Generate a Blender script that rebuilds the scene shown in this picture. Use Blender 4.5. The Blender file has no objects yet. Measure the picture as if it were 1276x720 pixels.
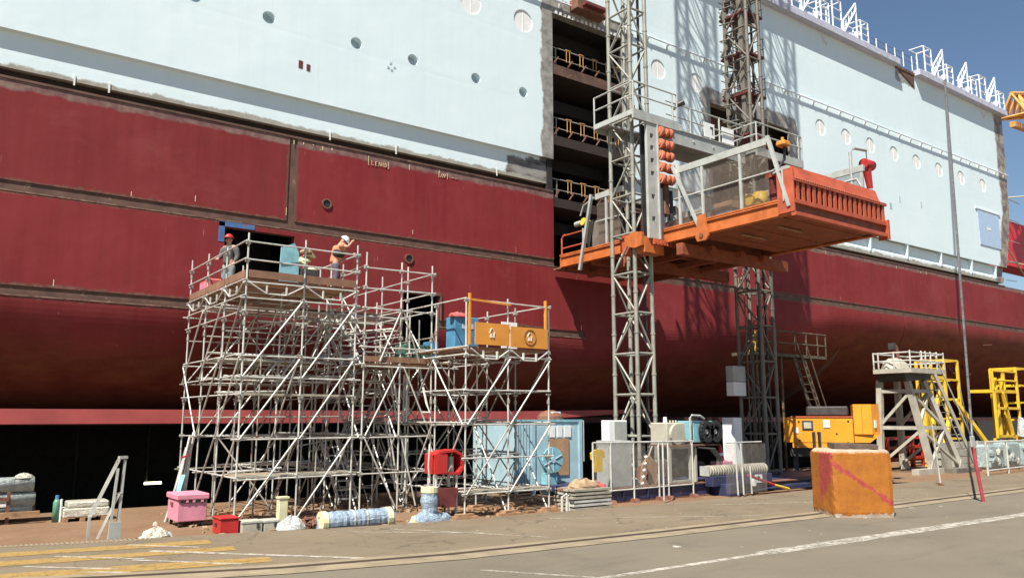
import bpy, bmesh, math, random
from mathutils import Vector, Matrix, Quaternion
random.seed(7)
R = math.radians
scn = bpy.context.scene
col = scn.collection

# ------------------------------------------------------------------ camera, sky, sun, exposure
CAM_H = 2.6
cam_d = bpy.data.cameras.new('camera')
cam_d.sensor_width = 36.0
cam_d.lens = 36.0 * 1000.0 / 1276.0
cam_d.clip_start = 0.1
cam_d.clip_end = 3000
cam = bpy.data.objects.new('camera', cam_d)
col.objects.link(cam)
cam.location = (0, 0, CAM_H)
PITCH = math.atan(0.16)
AZ = R(54.0)
fw = Vector((math.cos(AZ) * math.cos(PITCH), math.sin(AZ) * math.cos(PITCH), math.sin(PITCH)))
cam.rotation_euler = fw.to_track_quat('-Z', 'Y').to_euler()
scn.camera = cam

SUN = Vector((-1.93, -1.0, 3.18)).normalized()          # direction towards the sun
elev = math.asin(SUN.z)
rot = math.atan2(SUN.x, SUN.y)
world = bpy.data.worlds.new('World')
scn.world = world
world.use_nodes = True
wn = world.node_tree
sky = wn.nodes.new('ShaderNodeTexSky')
sky.sky_type = 'NISHITA'
sky.sun_disc = False
sky.sun_elevation = elev
sky.sun_rotation = rot
sky.air_density = 1.1
sky.dust_density = 0.0
sky.ozone_density = 2.9
wn.nodes['Background'].inputs['Strength'].default_value = 0.056
wn.links.new(sky.outputs[0], wn.nodes['Background'].inputs['Color'])
sd = bpy.data.lights.new('sun', 'SUN')
sd.energy = 5.0
sd.angle = R(0.35)
sd.color = (1.0, 0.95, 0.86)
sun = bpy.data.objects.new('sun', sd)
col.objects.link(sun)
sun.location = (-20, -10, 40)
sun.rotation_euler = (-SUN).to_track_quat('-Z', 'Y').to_euler()
scn.view_settings.view_transform = 'Standard'
scn.view_settings.look = 'None'
scn.view_settings.gamma = 1
scn.view_settings.exposure = 0.88
scn.cycles.max_bounces = 6
scn.cycles.transparent_max_bounces = 12

# ------------------------------------------------------------------ materials
MATS = {}
def _n(nt, t, **kw):
    n = nt.nodes.new(t)
    for k, v in kw.items():
        setattr(n, k, v)
    return n
def pos_node(nt):
    return nt.nodes.new('ShaderNodeNewGeometry').outputs['Position']
def noise(nt, vec, scale, detail=4, rough=0.6, stretch=None):
    if stretch:
        m = _n(nt, 'ShaderNodeVectorMath', operation='MULTIPLY')
        nt.links.new(vec, m.inputs[0]); m.inputs[1].default_value = stretch
        vec = m.outputs[0]
    n = nt.nodes.new('ShaderNodeTexNoise')
    n.inputs['Scale'].default_value = scale
    n.inputs['Detail'].default_value = detail
    n.inputs['Roughness'].default_value = rough
    nt.links.new(vec, n.inputs['Vector'])
    return n.outputs['Fac']
def ramp(nt, fac, a, b):
    m = nt.nodes.new('ShaderNodeMapRange')
    m.inputs['From Min'].default_value = a
    m.inputs['From Max'].default_value = b
    nt.links.new(fac, m.inputs['Value'])
    return m.outputs['Result']
def math_(nt, op, a, b=None, c=None):
    m = _n(nt, 'ShaderNodeMath', operation=op)
    for i, v in enumerate((a, b, c)):
        if v is None: continue
        if isinstance(v, (int, float)): m.inputs[i].default_value = v
        else: nt.links.new(v, m.inputs[i])
    return m.outputs[0]
def mix(nt, fac, a, b, mode='MIX'):
    m = nt.nodes.new('ShaderNodeMix')
    m.data_type = 'RGBA'; m.blend_type = mode
    for s, v in ((m.inputs['Factor'], fac), (m.inputs['A'], a), (m.inputs['B'], b)):
        if isinstance(v, (int, float)): s.default_value = v
        elif isinstance(v, tuple): s.default_value = v + ((1,) if len(v) == 3 else ())
        else: nt.links.new(v, s)
    return m.outputs['Result']
def new_mat(name, rough=0.6, metal=0.0):
    m = bpy.data.materials.new(name)
    m.use_nodes = True
    nt = m.node_tree
    b = nt.nodes['Principled BSDF']
    b.inputs['Roughness'].default_value = rough
    b.inputs['Metallic'].default_value = metal
    MATS[name] = m
    return m, nt, b
def bump(nt, b, h, strength=0.3, dist=0.02):
    n = nt.nodes.new('ShaderNodeBump')
    n.inputs['Strength'].default_value = strength
    n.inputs['Distance'].default_value = dist
    nt.links.new(h, n.inputs['Height'])
    nt.links.new(n.outputs[0], b.inputs['Normal'])
def paint(name, colr, rough=0.55, metal=0.0, var=0.25, scale=3.0, wear=None, wear_at=0.66, wear_scale=6.0, streak=False):
    """paint or metal with blotches, and chips of wear of another colour"""
    m, nt, b = new_mat(name, rough, metal)
    p = pos_node(nt)
    f = ramp(nt, noise(nt, p, scale, 5), 0.3, 0.7)
    dark = tuple(c * (1 - var) for c in colr)
    lite = tuple(min(1, c * (1 + var * 0.55)) for c in colr)
    c = mix(nt, f, dark, lite)
    if streak:
        s = ramp(nt, noise(nt, p, 2.2, 4, 0.7, (3.0, 3.0, 0.25)), 0.52, 0.8)
        c = mix(nt, math_(nt, 'MULTIPLY', s, 0.35), c, tuple(x * 0.45 for x in colr))
    if wear:
        w = ramp(nt, noise(nt, p, wear_scale, 6, 0.7), wear_at, wear_at + 0.04)
        c = mix(nt, w, c, wear)
    nt.links.new(c, b.inputs['Base Color'])
    r = ramp(nt, noise(nt, p, scale * 2, 3), 0.2, 0.8)
    rr = math_(nt, 'MULTIPLY_ADD', r, 0.25, max(0.05, rough - 0.12))
    nt.links.new(rr, b.inputs['Roughness'])
    bump(nt, b, noise(nt, p, 25, 3), 0.12, 0.01)
    return m

def red_hull():
    m, nt, b = new_mat('red_antifouling', 0.62)
    b.inputs['Specular IOR Level'].default_value = 0.15
    p = pos_node(nt)
    big = ramp(nt, noise(nt, p, 0.30, 6, 0.65), 0.36, 0.64)
    c = mix(nt, big, (0.185, 0.0195, 0.0225), (0.238, 0.032, 0.035))
    oi = nt.nodes.new('ShaderNodeObjectInfo')
    c = mix(nt, math_(nt, 'MULTIPLY', oi.outputs['Random'], 0.38), c, (0.150, 0.028, 0.026))
    fd = ramp(nt, noise(nt, p, 0.45, 6, 0.7, (0.6, 1, 1)), 0.54, 0.72)
    c = mix(nt, math_(nt, 'MULTIPLY', fd, 0.5), c, (0.255, 0.060, 0.058))
    st = ramp(nt, noise(nt, p, 1.2, 5, 0.65, (2.6, 1, 0.16)), 0.35, 0.75)
    c = mix(nt, math_(nt, 'MULTIPLY', st, 0.30), c, (0.30, 0.052, 0.053))
    du = ramp(nt, noise(nt, p, 0.9, 6, 0.7, (1, 1, 0.5)), 0.55, 0.8)
    c = mix(nt, math_(nt, 'MULTIPLY', du, 0.40), c, (0.13, 0.034, 0.026))
    # runs of pale chalk and little white spots
    sc = ramp(nt, noise(nt, p, 9, 2, 0.5, (1, 1, 0.12)), 0.74, 0.80)
    c = mix(nt, math_(nt, 'MULTIPLY', sc, 0.35), c, (0.55, 0.36, 0.32))
    # bare primer along the top edge under the white strake
    sx = nt.nodes.new('ShaderNodeSeparateXYZ'); nt.links.new(p, sx.inputs[0])
    wob = noise(nt, p, 1.3, 5, 0.65)
    e = math_(nt, 'ADD', sx.outputs['Z'], math_(nt, 'MULTIPLY', wob, 0.35))
    t = ramp(nt, e, 12.52, 12.60)
    w3 = math_(nt, 'SUBTRACT', noise(nt, p, 2.4, 6, 0.7), 0.5)
    for zc, hw_ in ((9.40, 0.20), (6.29, 0.20)):
        q = math_(nt, 'ADD', math_(nt, 'ABSOLUTE', math_(nt, 'SUBTRACT', sx.outputs['Z'], zc)), math_(nt, 'MULTIPLY', w3, 0.30))
        if zc < 7: q = math_(nt, 'ADD', q, ramp(nt, sx.outputs['X'], 22.0, 24.0))
        c = mix(nt, math_(nt, 'MULTIPLY', ramp(nt, q, hw_ + 0.04, hw_), 0.85), c, mix(nt, ramp(nt, noise(nt, p, 5, 5), 0.35, 0.65), (0.10, 0.042, 0.032), (0.20, 0.115, 0.085)))
    q = math_(nt, 'ADD', math_(nt, 'ABSOLUTE', math_(nt, 'SUBTRACT', sx.outputs['X'], 10.07)), math_(nt, 'MULTIPLY', w3, 0.30))
    q = math_(nt, 'MULTIPLY', ramp(nt, q, 0.24, 0.20), ramp(nt, sx.outputs['Z'], 9.3, 9.4))
    c = mix(nt, math_(nt, 'MULTIPLY', q, 0.8), c, (0.14, 0.07, 0.055))
    pr = mix(nt, ramp(nt, noise(nt, p, 4, 5), 0.35, 0.65), (0.16, 0.075, 0.075), (0.24, 0.16, 0.13))
    c = mix(nt, t, c, pr)
    # mottled brown on the lower hull, painting in ground bounce and shade
    bounce_z = math_(nt, 'ADD', sx.outputs['Z'], math_(nt, 'MULTIPLY', math_(nt, 'SUBTRACT', noise(nt, p, 0.5, 6, 0.7, (0.35, 1, 1)), 0.5), 3.2))
    bounce_z = math_(nt, 'SUBTRACT', bounce_z, math_(nt, 'MULTIPLY', ramp(nt, sx.outputs['X'], 24, 55), 3.6))
    bounce_mask = math_(nt, 'MULTIPLY', ramp(nt, bounce_z, 5.6, 4.4), 0.75)
    c = mix(nt, bounce_mask, c, mix(nt, ramp(nt, noise(nt, p, 1.5, 6, 0.7, (0.5, 1, 1)), 0.35, 0.65), (0.075, 0.022, 0.012), (0.15, 0.055, 0.022)))
    rs = ramp(nt, noise(nt, p, 1.6, 6, 0.7, (1.6, 1, 0.22)), 0.60, 0.74)
    c = mix(nt, math_(nt, 'MULTIPLY', rs, 0.38), c, (0.14, 0.05, 0.026))
    nt.links.new(c, b.inputs['Base Color'])
    fr = math_(nt, 'ABSOLUTE', math_(nt, 'SUBTRACT', math_(nt, 'FRACT', math_(nt, 'MULTIPLY', sx.outputs['X'], 0.42)), 0.5))
    hh_ = math_(nt, 'ADD', noise(nt, p, 0.7, 3), math_(nt, 'MULTIPLY', ramp(nt, fr, 0.0, 0.18), 0.16))
    bump(nt, b, hh_, 0.30, 0.06)
    return m
def white_hull():
    m, nt, b = new_mat('pale_hull_paint', 0.5)
    p = pos_node(nt)
    big = ramp(nt, noise(nt, p, 0.3, 4), 0.3, 0.7)
    c = mix(nt, big, (0.67, 0.79, 0.82), (0.73, 0.84, 0.86))
    st = ramp(nt, noise(nt, p, 1.0, 5, 0.65, (3.0, 1, 0.12)), 0.5, 0.85)
    c = mix(nt, math_(nt, 'MULTIPLY', st, 0.22), c, (0.56, 0.66, 0.69))
    sx = nt.nodes.new('ShaderNodeSeparateXYZ'); nt.links.new(p, sx.inputs[0])
    X, Z = sx.outputs['X'], sx.outputs['Z']
    wob = math_(nt, 'SUBTRACT', noise(nt, p, 1.1, 5, 0.65), 0.5)
    prim = mix(nt, ramp(nt, noise(nt, p, 3, 5), 0.35, 0.65), (0.20, 0.175, 0.155), (0.36, 0.35, 0.32))
    def box(cx, cz, hx, hz, w, amp=1.2):
        dx = math_(nt, 'SUBTRACT', math_(nt, 'ABSOLUTE', math_(nt, 'SUBTRACT', X, cx)), hx)
        dz = math_(nt, 'SUBTRACT', math_(nt, 'ABSOLUTE', math_(nt, 'SUBTRACT', Z, cz)), hz)
        d = math_(nt, 'ADD', math_(nt, 'MAXIMUM', dx, dz), math_(nt, 'MULTIPLY', wob, amp))
        return ramp(nt, d, w, w - 0.10)
    for a in ((24.5, 15.2, 2.25, 6.3, 0.72, 0.8), (36.9, 14.8, 3.5, 4.8, 0.9, 1.6), (23.5, 12.6, 3.4, 1.05, 0.5, 1.0),
              (54.6, 27.0, 1.0, 0.6, 0.4, 0.8)):
        c = mix(nt, box(*a), c, prim if a[0] != 23.5 else mix(nt, ramp(nt, noise(nt, p, 2.2, 5, 0.65, (0.35, 1, 1.6)), 0.4, 0.62), (0.055, 0.045, 0.042), (0.30, 0.28, 0.26)))
    st2 = ramp(nt, noise(nt, p, 1.7, 5, 0.7, (2.2, 1, 0.10)), 0.62, 0.80)
    c = mix(nt, math_(nt, 'MULTIPLY', st2, 0.30), c, (0.46, 0.46, 0.40))
    # unpainted lower edge
    lo = math_(nt, 'ADD', Z, math_(nt, 'MULTIPLY', wob, 0.55))
    le = ramp(nt, lo, 13.27, 13.20)
    c = mix(nt, le, c, mix(nt, 0.5, prim, (0.40, 0.38, 0.30)))
    # unpainted stern edge
    q = math_(nt, 'ADD', X, math_(nt, 'MULTIPLY', wob, 0.9))
    q = math_(nt, 'SUBTRACT', q, math_(nt, 'MULTIPLY', math_(nt, 'MAXIMUM', math_(nt, 'SUBTRACT', 19.0, Z), 0.0), -0.30))
    c = mix(nt, ramp(nt, q, 68.2, 68.5), c, mix(nt, ramp(nt, noise(nt, p, 1.5, 4), 0.4, 0.6), (0.16, 0.10, 0.09), (0.36, 0.33, 0.26)))
    nt.links.new(c, b.inputs['Base Color'])
    fr = math_(nt, 'ABSOLUTE', math_(nt, 'SUBTRACT', math_(nt, 'FRACT', math_(nt, 'MULTIPLY', X, 0.42)), 0.5))
    fz = math_(nt, 'ABSOLUTE', math_(nt, 'SUBTRACT', math_(nt, 'FRACT', math_(nt, 'MULTIPLY', Z, 0.33)), 0.5))
    hh_ = math_(nt, 'ADD', noise(nt, p, 0.7, 3), math_(nt, 'MULTIPLY', math_(nt, 'ADD', ramp(nt, fr, 0.0, 0.12), ramp(nt, fz, 0.0, 0.05)), 0.10))
    bump(nt, b, hh_, 0.28, 0.05)
    return m
def asphalt():
    m, nt, b = new_mat('asphalt', 0.9)
    p = pos_node(nt)
    f = ramp(nt, noise(nt, p, 0.35, 6, 0.65), 0.32, 0.68)
    c = mix(nt, f, (0.116, 0.087, 0.054), (0.168, 0.131, 0.084))
    fine = ramp(nt, noise(nt, p, 14, 5, 0.75), 0.3, 0.7)
    c = mix(nt, math_(nt, 'MULTIPLY', fine, 0.45), c, (0.23, 0.182, 0.122))
    dk = ramp(nt, noise(nt, p, 0.9, 6, 0.7, (0.35, 1.4, 1)), 0.55, 0.75)
    c = mix(nt, math_(nt, 'MULTIPLY', dk, 0.55), c, (0.070, 0.053, 0.035))
    rust = ramp(nt, noise(nt, p, 0.55, 5, 0.7), 0.56, 0.72)
    c = mix(nt, math_(nt, 'MULTIPLY', rust, 0.4), c, (0.155, 0.088, 0.04))
    cr = nt.nodes.new('ShaderNodeTexVoronoi'); cr.feature = 'DISTANCE_TO_EDGE'; cr.inputs['Scale'].default_value = 0.42
    wv = _n(nt, 'ShaderNodeVectorMath', operation='ADD'); nt.links.new(p, wv.inputs[0])
    nz_ = nt.nodes.new('ShaderNodeTexNoise'); nz_.inputs['Scale'].default_value = 1.6; nt.links.new(p, nz_.inputs['Vector']); nt.links.new(nz_.outputs['Color'], wv.inputs[1]); nt.links.new(wv.outputs[0], cr.inputs['Vector'])
    crk = ramp(nt, cr.outputs['Distance'], 0.012, 0.004)
    c = mix(nt, math_(nt, 'MULTIPLY', crk, 0.55), c, (0.06, 0.045, 0.032))
    oil = ramp(nt, noise(nt, p, 0.7, 4, 0.6), 0.64, 0.70)
    c = mix(nt, math_(nt, 'MULTIPLY', oil, 0.45), c, (0.065, 0.052, 0.04))
    sp = ramp(nt, noise(nt, p, 55, 2, 0.5), 0.70, 0.76)
    c = mix(nt, math_(nt, 'MULTIPLY', sp, 0.5), c, (0.32, 0.29, 0.23))
    nt.links.new(c, b.inputs['Base Color'])
    bump(nt, b, noise(nt, p, 40, 4, 0.7), 0.5, 0.01)
    return m
def road():
    m, nt, b = new_mat('road_asphalt', 0.92)
    p = pos_node(nt)
    f = ramp(nt, noise(nt, p, 0.3, 6, 0.65), 0.32, 0.68)
    c = mix(nt, f, (0.106, 0.089, 0.062), (0.150, 0.128, 0.091))
    fine = ramp(nt, noise(nt, p, 16, 5, 0.75), 0.3, 0.7)
    c = mix(nt, math_(nt, 'MULTIPLY', fine, 0.4), c, (0.205, 0.18, 0.132))
    oil = ramp(nt, noise(nt, p, 0.55, 5, 0.65), 0.58, 0.68)
    c = mix(nt, math_(nt, 'MULTIPLY', oil, 0.5), c, (0.075, 0.065, 0.05))
    pa_ = ramp(nt, noise(nt, p, 0.16, 2, 0.4), 0.5, 0.52)
    c = mix(nt, math_(nt, 'MULTIPLY', pa_, 0.35), c, (0.155, 0.132, 0.094))
    dk = ramp(nt, noise(nt, p, 0.8, 6, 0.7, (0.3, 1.6, 1)), 0.55, 0.72)
    c = mix(nt, math_(nt, 'MULTIPLY', dk, 0.5), c, (0.078, 0.066, 0.048))
    nt.links.new(c, b.inputs['Base Color'])
    bump(nt, b, noise(nt, p, 40, 4, 0.7), 0.5, 0.01)
    return m
def dirt():
    m, nt, b = new_mat('rusty_dirt', 0.95)
    p = pos_node(nt)
    f = ramp(nt, noise(nt, p, 0.6, 6, 0.65), 0.3, 0.7)
    c = mix(nt, f, (0.165, 0.092, 0.045), (0.235, 0.148, 0.080))
    g = ramp(nt, noise(nt, p, 9, 5, 0.75), 0.35, 0.7)
    c = mix(nt, math_(nt, 'MULTIPLY', g, 0.5), c, (0.14, 0.07, 0.04))
    pl = ramp(nt, noise(nt, p, 1.8, 5, 0.7), 0.6, 0.7)
    c = mix(nt, math_(nt, 'MULTIPLY', pl, 0.6), c, (0.27, 0.18, 0.105))
    nt.links.new(c, b.inputs['Base Color'])
    bump(nt, b, noise(nt, p, 18, 5, 0.7), 0.7, 0.03)
    return m
def line_paint(name, colr, lo=0.46):
    m, nt, b = new_mat(name, 0.85)
    p = pos_node(nt)
    c = mix(nt, ramp(nt, noise(nt, p, 6, 5, 0.7), 0.3, 0.7), tuple(x * 0.75 for x in colr), colr)
    nt.links.new(c, b.inputs['Base Color'])
    a = math_(nt, 'MULTIPLY', ramp(nt, noise(nt, p, 3.0, 9, 0.85), lo - 0.10, lo + 0.08), 0.88)
    nt.links.new(a, b.inputs['Alpha'])
    return m
def block_paint():
    m, nt, b = new_mat('orange_block_paint', 0.75)
    tc = nt.nodes.new('ShaderNodeTexCoord').outputs['Object']
    sx = nt.nodes.new('ShaderNodeSeparateXYZ'); nt.links.new(tc, sx.inputs[0])
    X, Y, Z = sx.outputs
    f = ramp(nt, noise(nt, tc, 2.5, 6, 0.7), 0.3, 0.7)
    c = mix(nt, f, (0.30, 0.092, 0.007), (0.41, 0.142, 0.010))
    dk = ramp(nt, noise(nt, tc, 2.0, 6, 0.7, (2.5, 2.5, 0.5)), 0.55, 0.75)
    c = mix(nt, math_(nt, 'MULTIPLY', dk, 0.5), c, (0.22, 0.10, 0.02))
    wob = math_(nt, 'SUBTRACT', noise(nt, tc, 4, 6, 0.7), 0.5)
    red = mix(nt, ramp(nt, noise(nt, tc, 5, 5), 0.3, 0.7), (0.30, 0.032, 0.029), (0.40, 0.068, 0.056))
    # diagonal stripe on the long front face (y near 0): z falls as x grows
    d = math_(nt, 'ABSOLUTE', math_(nt, 'SUBTRACT', math_(nt, 'ADD', Z, math_(nt, 'MULTIPLY', X, 0.68)), 1.42))
    d = math_(nt, 'ADD', d, math_(nt, 'MULTIPLY', wob, 0.55))
    s = math_(nt, 'MULTIPLY', ramp(nt, d, 0.075, 0.055), ramp(nt, Y, 0.06, 0.03))
    c = mix(nt, s, c, red)
    # red upright patch on the left face (x near 0)
    a = math_(nt, 'ADD', math_(nt, 'ABSOLUTE', math_(nt, 'SUBTRACT', Y, 0.48)), math_(nt, 'MULTIPLY', wob, 0.6))
    a = math_(nt, 'MULTIPLY', ramp(nt, a, 0.43, 0.39), ramp(nt, X, 0.06, 0.03))
    a = math_(nt, 'MULTIPLY', a, ramp(nt, math_(nt, 'ADD', Z, math_(nt, 'ADD', math_(nt, 'MULTIPLY', math_(nt, 'SUBTRACT', Y, 0.4), 0.9), math_(nt, 'MULTIPLY', wob, 0.9))), 0.72, 0.78))
    c = mix(nt, a, c, red)
    # chipped bare concrete
    sc_ = ramp(nt, noise(nt, tc, 3.2, 7, 0.75, (1.6, 1.6, 0.7)), 0.57, 0.63)
    c = mix(nt, math_(nt, 'MULTIPLY', sc_, 0.45), c, (0.17, 0.085, 0.025))
    z0 = math_(nt, 'ADD', Z, math_(nt, 'MULTIPLY', wob, 0.45))
    chip = math_(nt, 'MAXIMUM', ramp(nt, z0, 0.10, 0.06), ramp(nt, noise(nt, tc, 6, 7, 0.8), 0.66, 0.68))
    c = mix(nt, chip, c, (0.45, 0.36, 0.28))
    tp = ramp(nt, math_(nt, 'ADD', Z, math_(nt, 'MULTIPLY', wob, 0.2)), 1.66, 1.70)
    c = mix(nt, tp, c, (0.42, 0.33, 0.24))
    nt.links.new(c, b.inputs['Base Color'])
    bump(nt, b, noise(nt, tc, 12, 6, 0.7), 0.6, 0.02)
    return m
def mesh_mat(name, colr, alpha):
    m, nt, b = new_mat(name, 0.6)
    p = pos_node(nt)
    c = mix(nt, noise(nt, p, 6, 3), tuple(x * 0.7 for x in colr), colr)
    nt.links.new(c, b.inputs['Base Color'])
    a = math_(nt, 'MULTIPLY_ADD', noise(nt, p, 4, 3), 0.3, alpha - 0.15)
    nt.links.new(a, b.inputs['Alpha'])
    return m
def plastic(name, colr):
    m, nt, b = new_mat(name, 0.22)
    p = pos_node(nt)
    f = ramp(nt, noise(nt, p, 7, 6, 0.75), 0.35, 0.68)
    c = mix(nt, f, tuple(x * 0.55 for x in colr), colr)
    nt.links.new(c, b.inputs['Base Color'])
    bump(nt, b, noise(nt, p, 9, 5, 0.7, (1, 1, 1.6)), 0.9, 0.06)
    return m
def emit(name, colr, s):
    m, nt, b = new_mat(name, 0.5)
    b.inputs['Emission Color'].default_value = colr + (1,)
    b.inputs['Emission Strength'].default_value = s
    b.inputs['Base Color'].default_value = colr + (1,)
    return m

red_hull(); white_hull(); asphalt(); road(); dirt(); block_paint()
line_paint('white_line', (0.52, 0.48, 0.41), 0.48); line_paint('faint_white_line', (0.50, 0.47, 0.40), 0.52)
line_paint('yellow_line', (0.37, 0.235, 0.07), 0.40)
paint('primer', (0.125, 0.066, 0.048), 0.8, 0, 0.45, 2.0, (0.25, 0.18, 0.12), 0.62, 3.0)
paint('shaded_primer', (0.035, 0.022, 0.016), 0.85, 0, 0.4, 2.0)  # primer darkened to paint in the shade of strake gap and decks
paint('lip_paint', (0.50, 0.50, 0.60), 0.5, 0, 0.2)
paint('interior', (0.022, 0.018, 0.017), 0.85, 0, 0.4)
paint('hull_bottom', (0.06, 0.022, 0.022), 0.9, 0, 0.4)
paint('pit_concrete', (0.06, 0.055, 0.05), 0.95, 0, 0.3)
paint('keel_red', (0.40, 0.075, 0.07), 0.6, 0, 0.2, 1.0)
paint('blue_marking', (0.06, 0.15, 0.34), 0.7, 0, 0.3, 4.0, (0.25, 0.06, 0.07), 0.6, 4.0)
paint('galvanised', (0.60, 0.59, 0.54), 0.42, 0.2, 0.30, 2.2, (0.24, 0.15, 0.10), 0.62, 5.0)
paint('old_tube', (0.34, 0.32, 0.28), 0.5, 0.15, 0.4, 1.7, (0.30, 0.10, 0.05), 0.60, 3.0)
paint('mast_grey', (0.30, 0.295, 0.25), 0.5, 0.15, 0.25, 2.0, (0.22, 0.14, 0.08), 0.68, 6.0, True)
paint('mast_brown', (0.165, 0.15, 0.125), 0.6, 0.1, 0.3, 2.0, (0.20, 0.10, 0.06), 0.62, 5.0)
paint('grey_steel', (0.42, 0.43, 0.40), 0.5, 0.1, 0.2, 2.0, (0.25, 0.17, 0.10), 0.70, 6.0, True)
paint('dark_steel', (0.055, 0.052, 0.05), 0.55, 0.2, 0.3)
paint('rust_steel', (0.20, 0.085, 0.05), 0.8, 0, 0.4, 3.0, (0.10, 0.05, 0.04), 0.58)
paint('golden_tube', (0.62, 0.33, 0.10), 0.5, 0, 0.3)
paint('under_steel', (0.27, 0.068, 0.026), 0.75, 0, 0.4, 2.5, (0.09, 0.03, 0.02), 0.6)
paint('weld_tan', (0.26, 0.16, 0.11), 0.8, 0, 0.5, 3.0, (0.12, 0.05, 0.035), 0.55, 2.0)
paint('old_timber', (0.11, 0.075, 0.055), 0.9, 0, 0.4, 5.0)
paint('crane_orange', (0.66, 0.34, 0.09), 0.5, 0, 0.2)
paint('trestle_grey', (0.42, 0.39, 0.32), 0.6, 0, 0.25, 2.0, (0.20, 0.12, 0.08), 0.64, 4.0, True)
paint('shaded_gangway', (0.10, 0.075, 0.05), 0.6, 0, 0.4, 3.0, (0.34, 0.19, 0.07), 0.60, 4.0)  # shadow tone with golden glints painted into the colour
paint('dark_red', (0.15, 0.028, 0.028), 0.6, 0, 0.3, 3.0, (0.12, 0.06, 0.05), 0.62)
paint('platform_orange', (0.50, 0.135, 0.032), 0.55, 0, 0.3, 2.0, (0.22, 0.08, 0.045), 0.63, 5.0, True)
paint('gate_orange', (0.44, 0.088, 0.038), 0.55, 0, 0.28, 2.0, (0.20, 0.07, 0.05), 0.64, 5.0)
paint('roller_orange', (0.56, 0.17, 0.09), 0.35, 0, 0.2)
paint('yellow_paint', (0.72, 0.46, 0.03), 0.5, 0, 0.2, 2.0, (0.35, 0.20, 0.06), 0.70)
paint('genset_orange', (0.80, 0.30, 0.018), 0.4, 0, 0.12, 1.5, (0.45, 0.25, 0.08), 0.74, 4.0)
paint('toe_brown', (0.24, 0.125, 0.075), 0.85, 0, 0.35, 3.0)
paint('plank_grey', (0.36, 0.33, 0.26), 0.8, 0.1, 0.35, 2.5)
paint('wood', (0.36, 0.21, 0.11), 0.85, 0, 0.4, 5.0)
paint('panel_orange', (0.62, 0.25, 0.035), 0.6, 0, 0.15, 2.0, (0.45, 0.24, 0.10), 0.70)
paint('container_blue', (0.36, 0.52, 0.58), 0.5, 0, 0.2, 1.5, (0.20, 0.14, 0.10), 0.70, 4.0, True)
paint('teal', (0.22, 0.46, 0.52), 0.55, 0, 0.3, 3.0)
paint('blue_box', (0.07, 0.22, 0.36), 0.5, 0, 0.25)
paint('chassis_blue', (0.035, 0.04, 0.095), 0.5, 0, 0.3, 1.8, (0.20, 0.12, 0.08), 0.66, 4.0)
paint('pink_paint', (0.62, 0.24, 0.32), 0.6, 0, 0.2, 2.5, (0.35, 0.18, 0.16), 0.68)
paint('bright_red', (0.45, 0.025, 0.022), 0.45, 0, 0.2)
paint('pink_red', (0.50, 0.06, 0.085), 0.6, 0, 0.25)
paint('red_cloth', (0.45, 0.10, 0.09), 0.8, 0, 0.3, 5.0)
paint('white_paint', (0.78, 0.78, 0.76), 0.5, 0, 0.08, 2.0)
paint('rail_white', (0.72, 0.75, 0.80), 0.5, 0, 0.12)
paint('concrete', (0.40, 0.38, 0.31), 0.9, 0, 0.25, 3.0)
paint('kerb_concrete', (0.25, 0.20, 0.13), 0.9, 0, 0.3, 1.5)
paint('groove', (0.045, 0.026, 0.017), 0.9, 0, 0.3)
paint('beige_machine', (0.44, 0.42, 0.33), 0.55, 0, 0.2, 2.0, (0.28, 0.20, 0.12), 0.68)
paint('black_rubber', (0.02, 0.02, 0.022), 0.5, 0, 0.2)
paint('green_paint', (0.10, 0.26, 0.17), 0.5, 0, 0.2)
paint('green_dark', (0.05, 0.12, 0.09), 0.6, 0, 0.2)
paint('sack', (0.36, 0.25, 0.15), 0.9, 0, 0.35, 6.0)
paint('pale_foam', (0.66, 0.62, 0.38), 0.7, 0, 0.15, 5.0)
paint('door_blue', (0.42, 0.55, 0.72), 0.5, 0, 0.1)
paint('port_grey', (0.42, 0.50, 0.56), 0.5, 0, 0.2)
paint('crane_red', (0.62, 0.02, 0.03), 0.5, 0, 0.1)
paint('brown_card', (0.40, 0.24, 0.13), 0.8, 0, 0.2)
paint('cable_steel', (0.13, 0.125, 0.12), 0.45, 0.2, 0.5, 4.0)
paint('skin', (0.46, 0.25, 0.17), 0.6, 0, 0.1)
paint('orange_tee', (0.62, 0.24, 0.12), 0.85, 0, 0.2, 8.0)
paint('black_vest', (0.025, 0.025, 0.03), 0.85, 0, 0.2)
paint('dark_trousers', (0.10, 0.08, 0.11), 0.85, 0, 0.3, 6.0)
paint('grey_jacket', (0.10, 0.10, 0.095), 0.85, 0, 0.3, 6.0)
paint('grey_jeans', (0.22, 0.26, 0.28), 0.85, 0, 0.3, 6.0)
plastic('blue_wrap', (0.36, 0.46, 0.56)); plastic('clear_wrap', (0.62, 0.64, 0.62)); plastic('teal_wrap', (0.42, 0.52, 0.50))
plastic('grey_wrap', (0.55, 0.62, 0.58)); plastic('white_sheet', (0.72, 0.69, 0.56))
mesh_mat('wire_mesh', (0.20, 0.155, 0.12), 0.24); mesh_mat('fence_mesh', (0.34, 0.31, 0.26), 0.17); mesh_mat('dark_mesh', (0.06, 0.06, 0.06), 0.35)
emit('lamp_glow', (1.0, 0.92, 0.6), 3.0)
M = MATS

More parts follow.
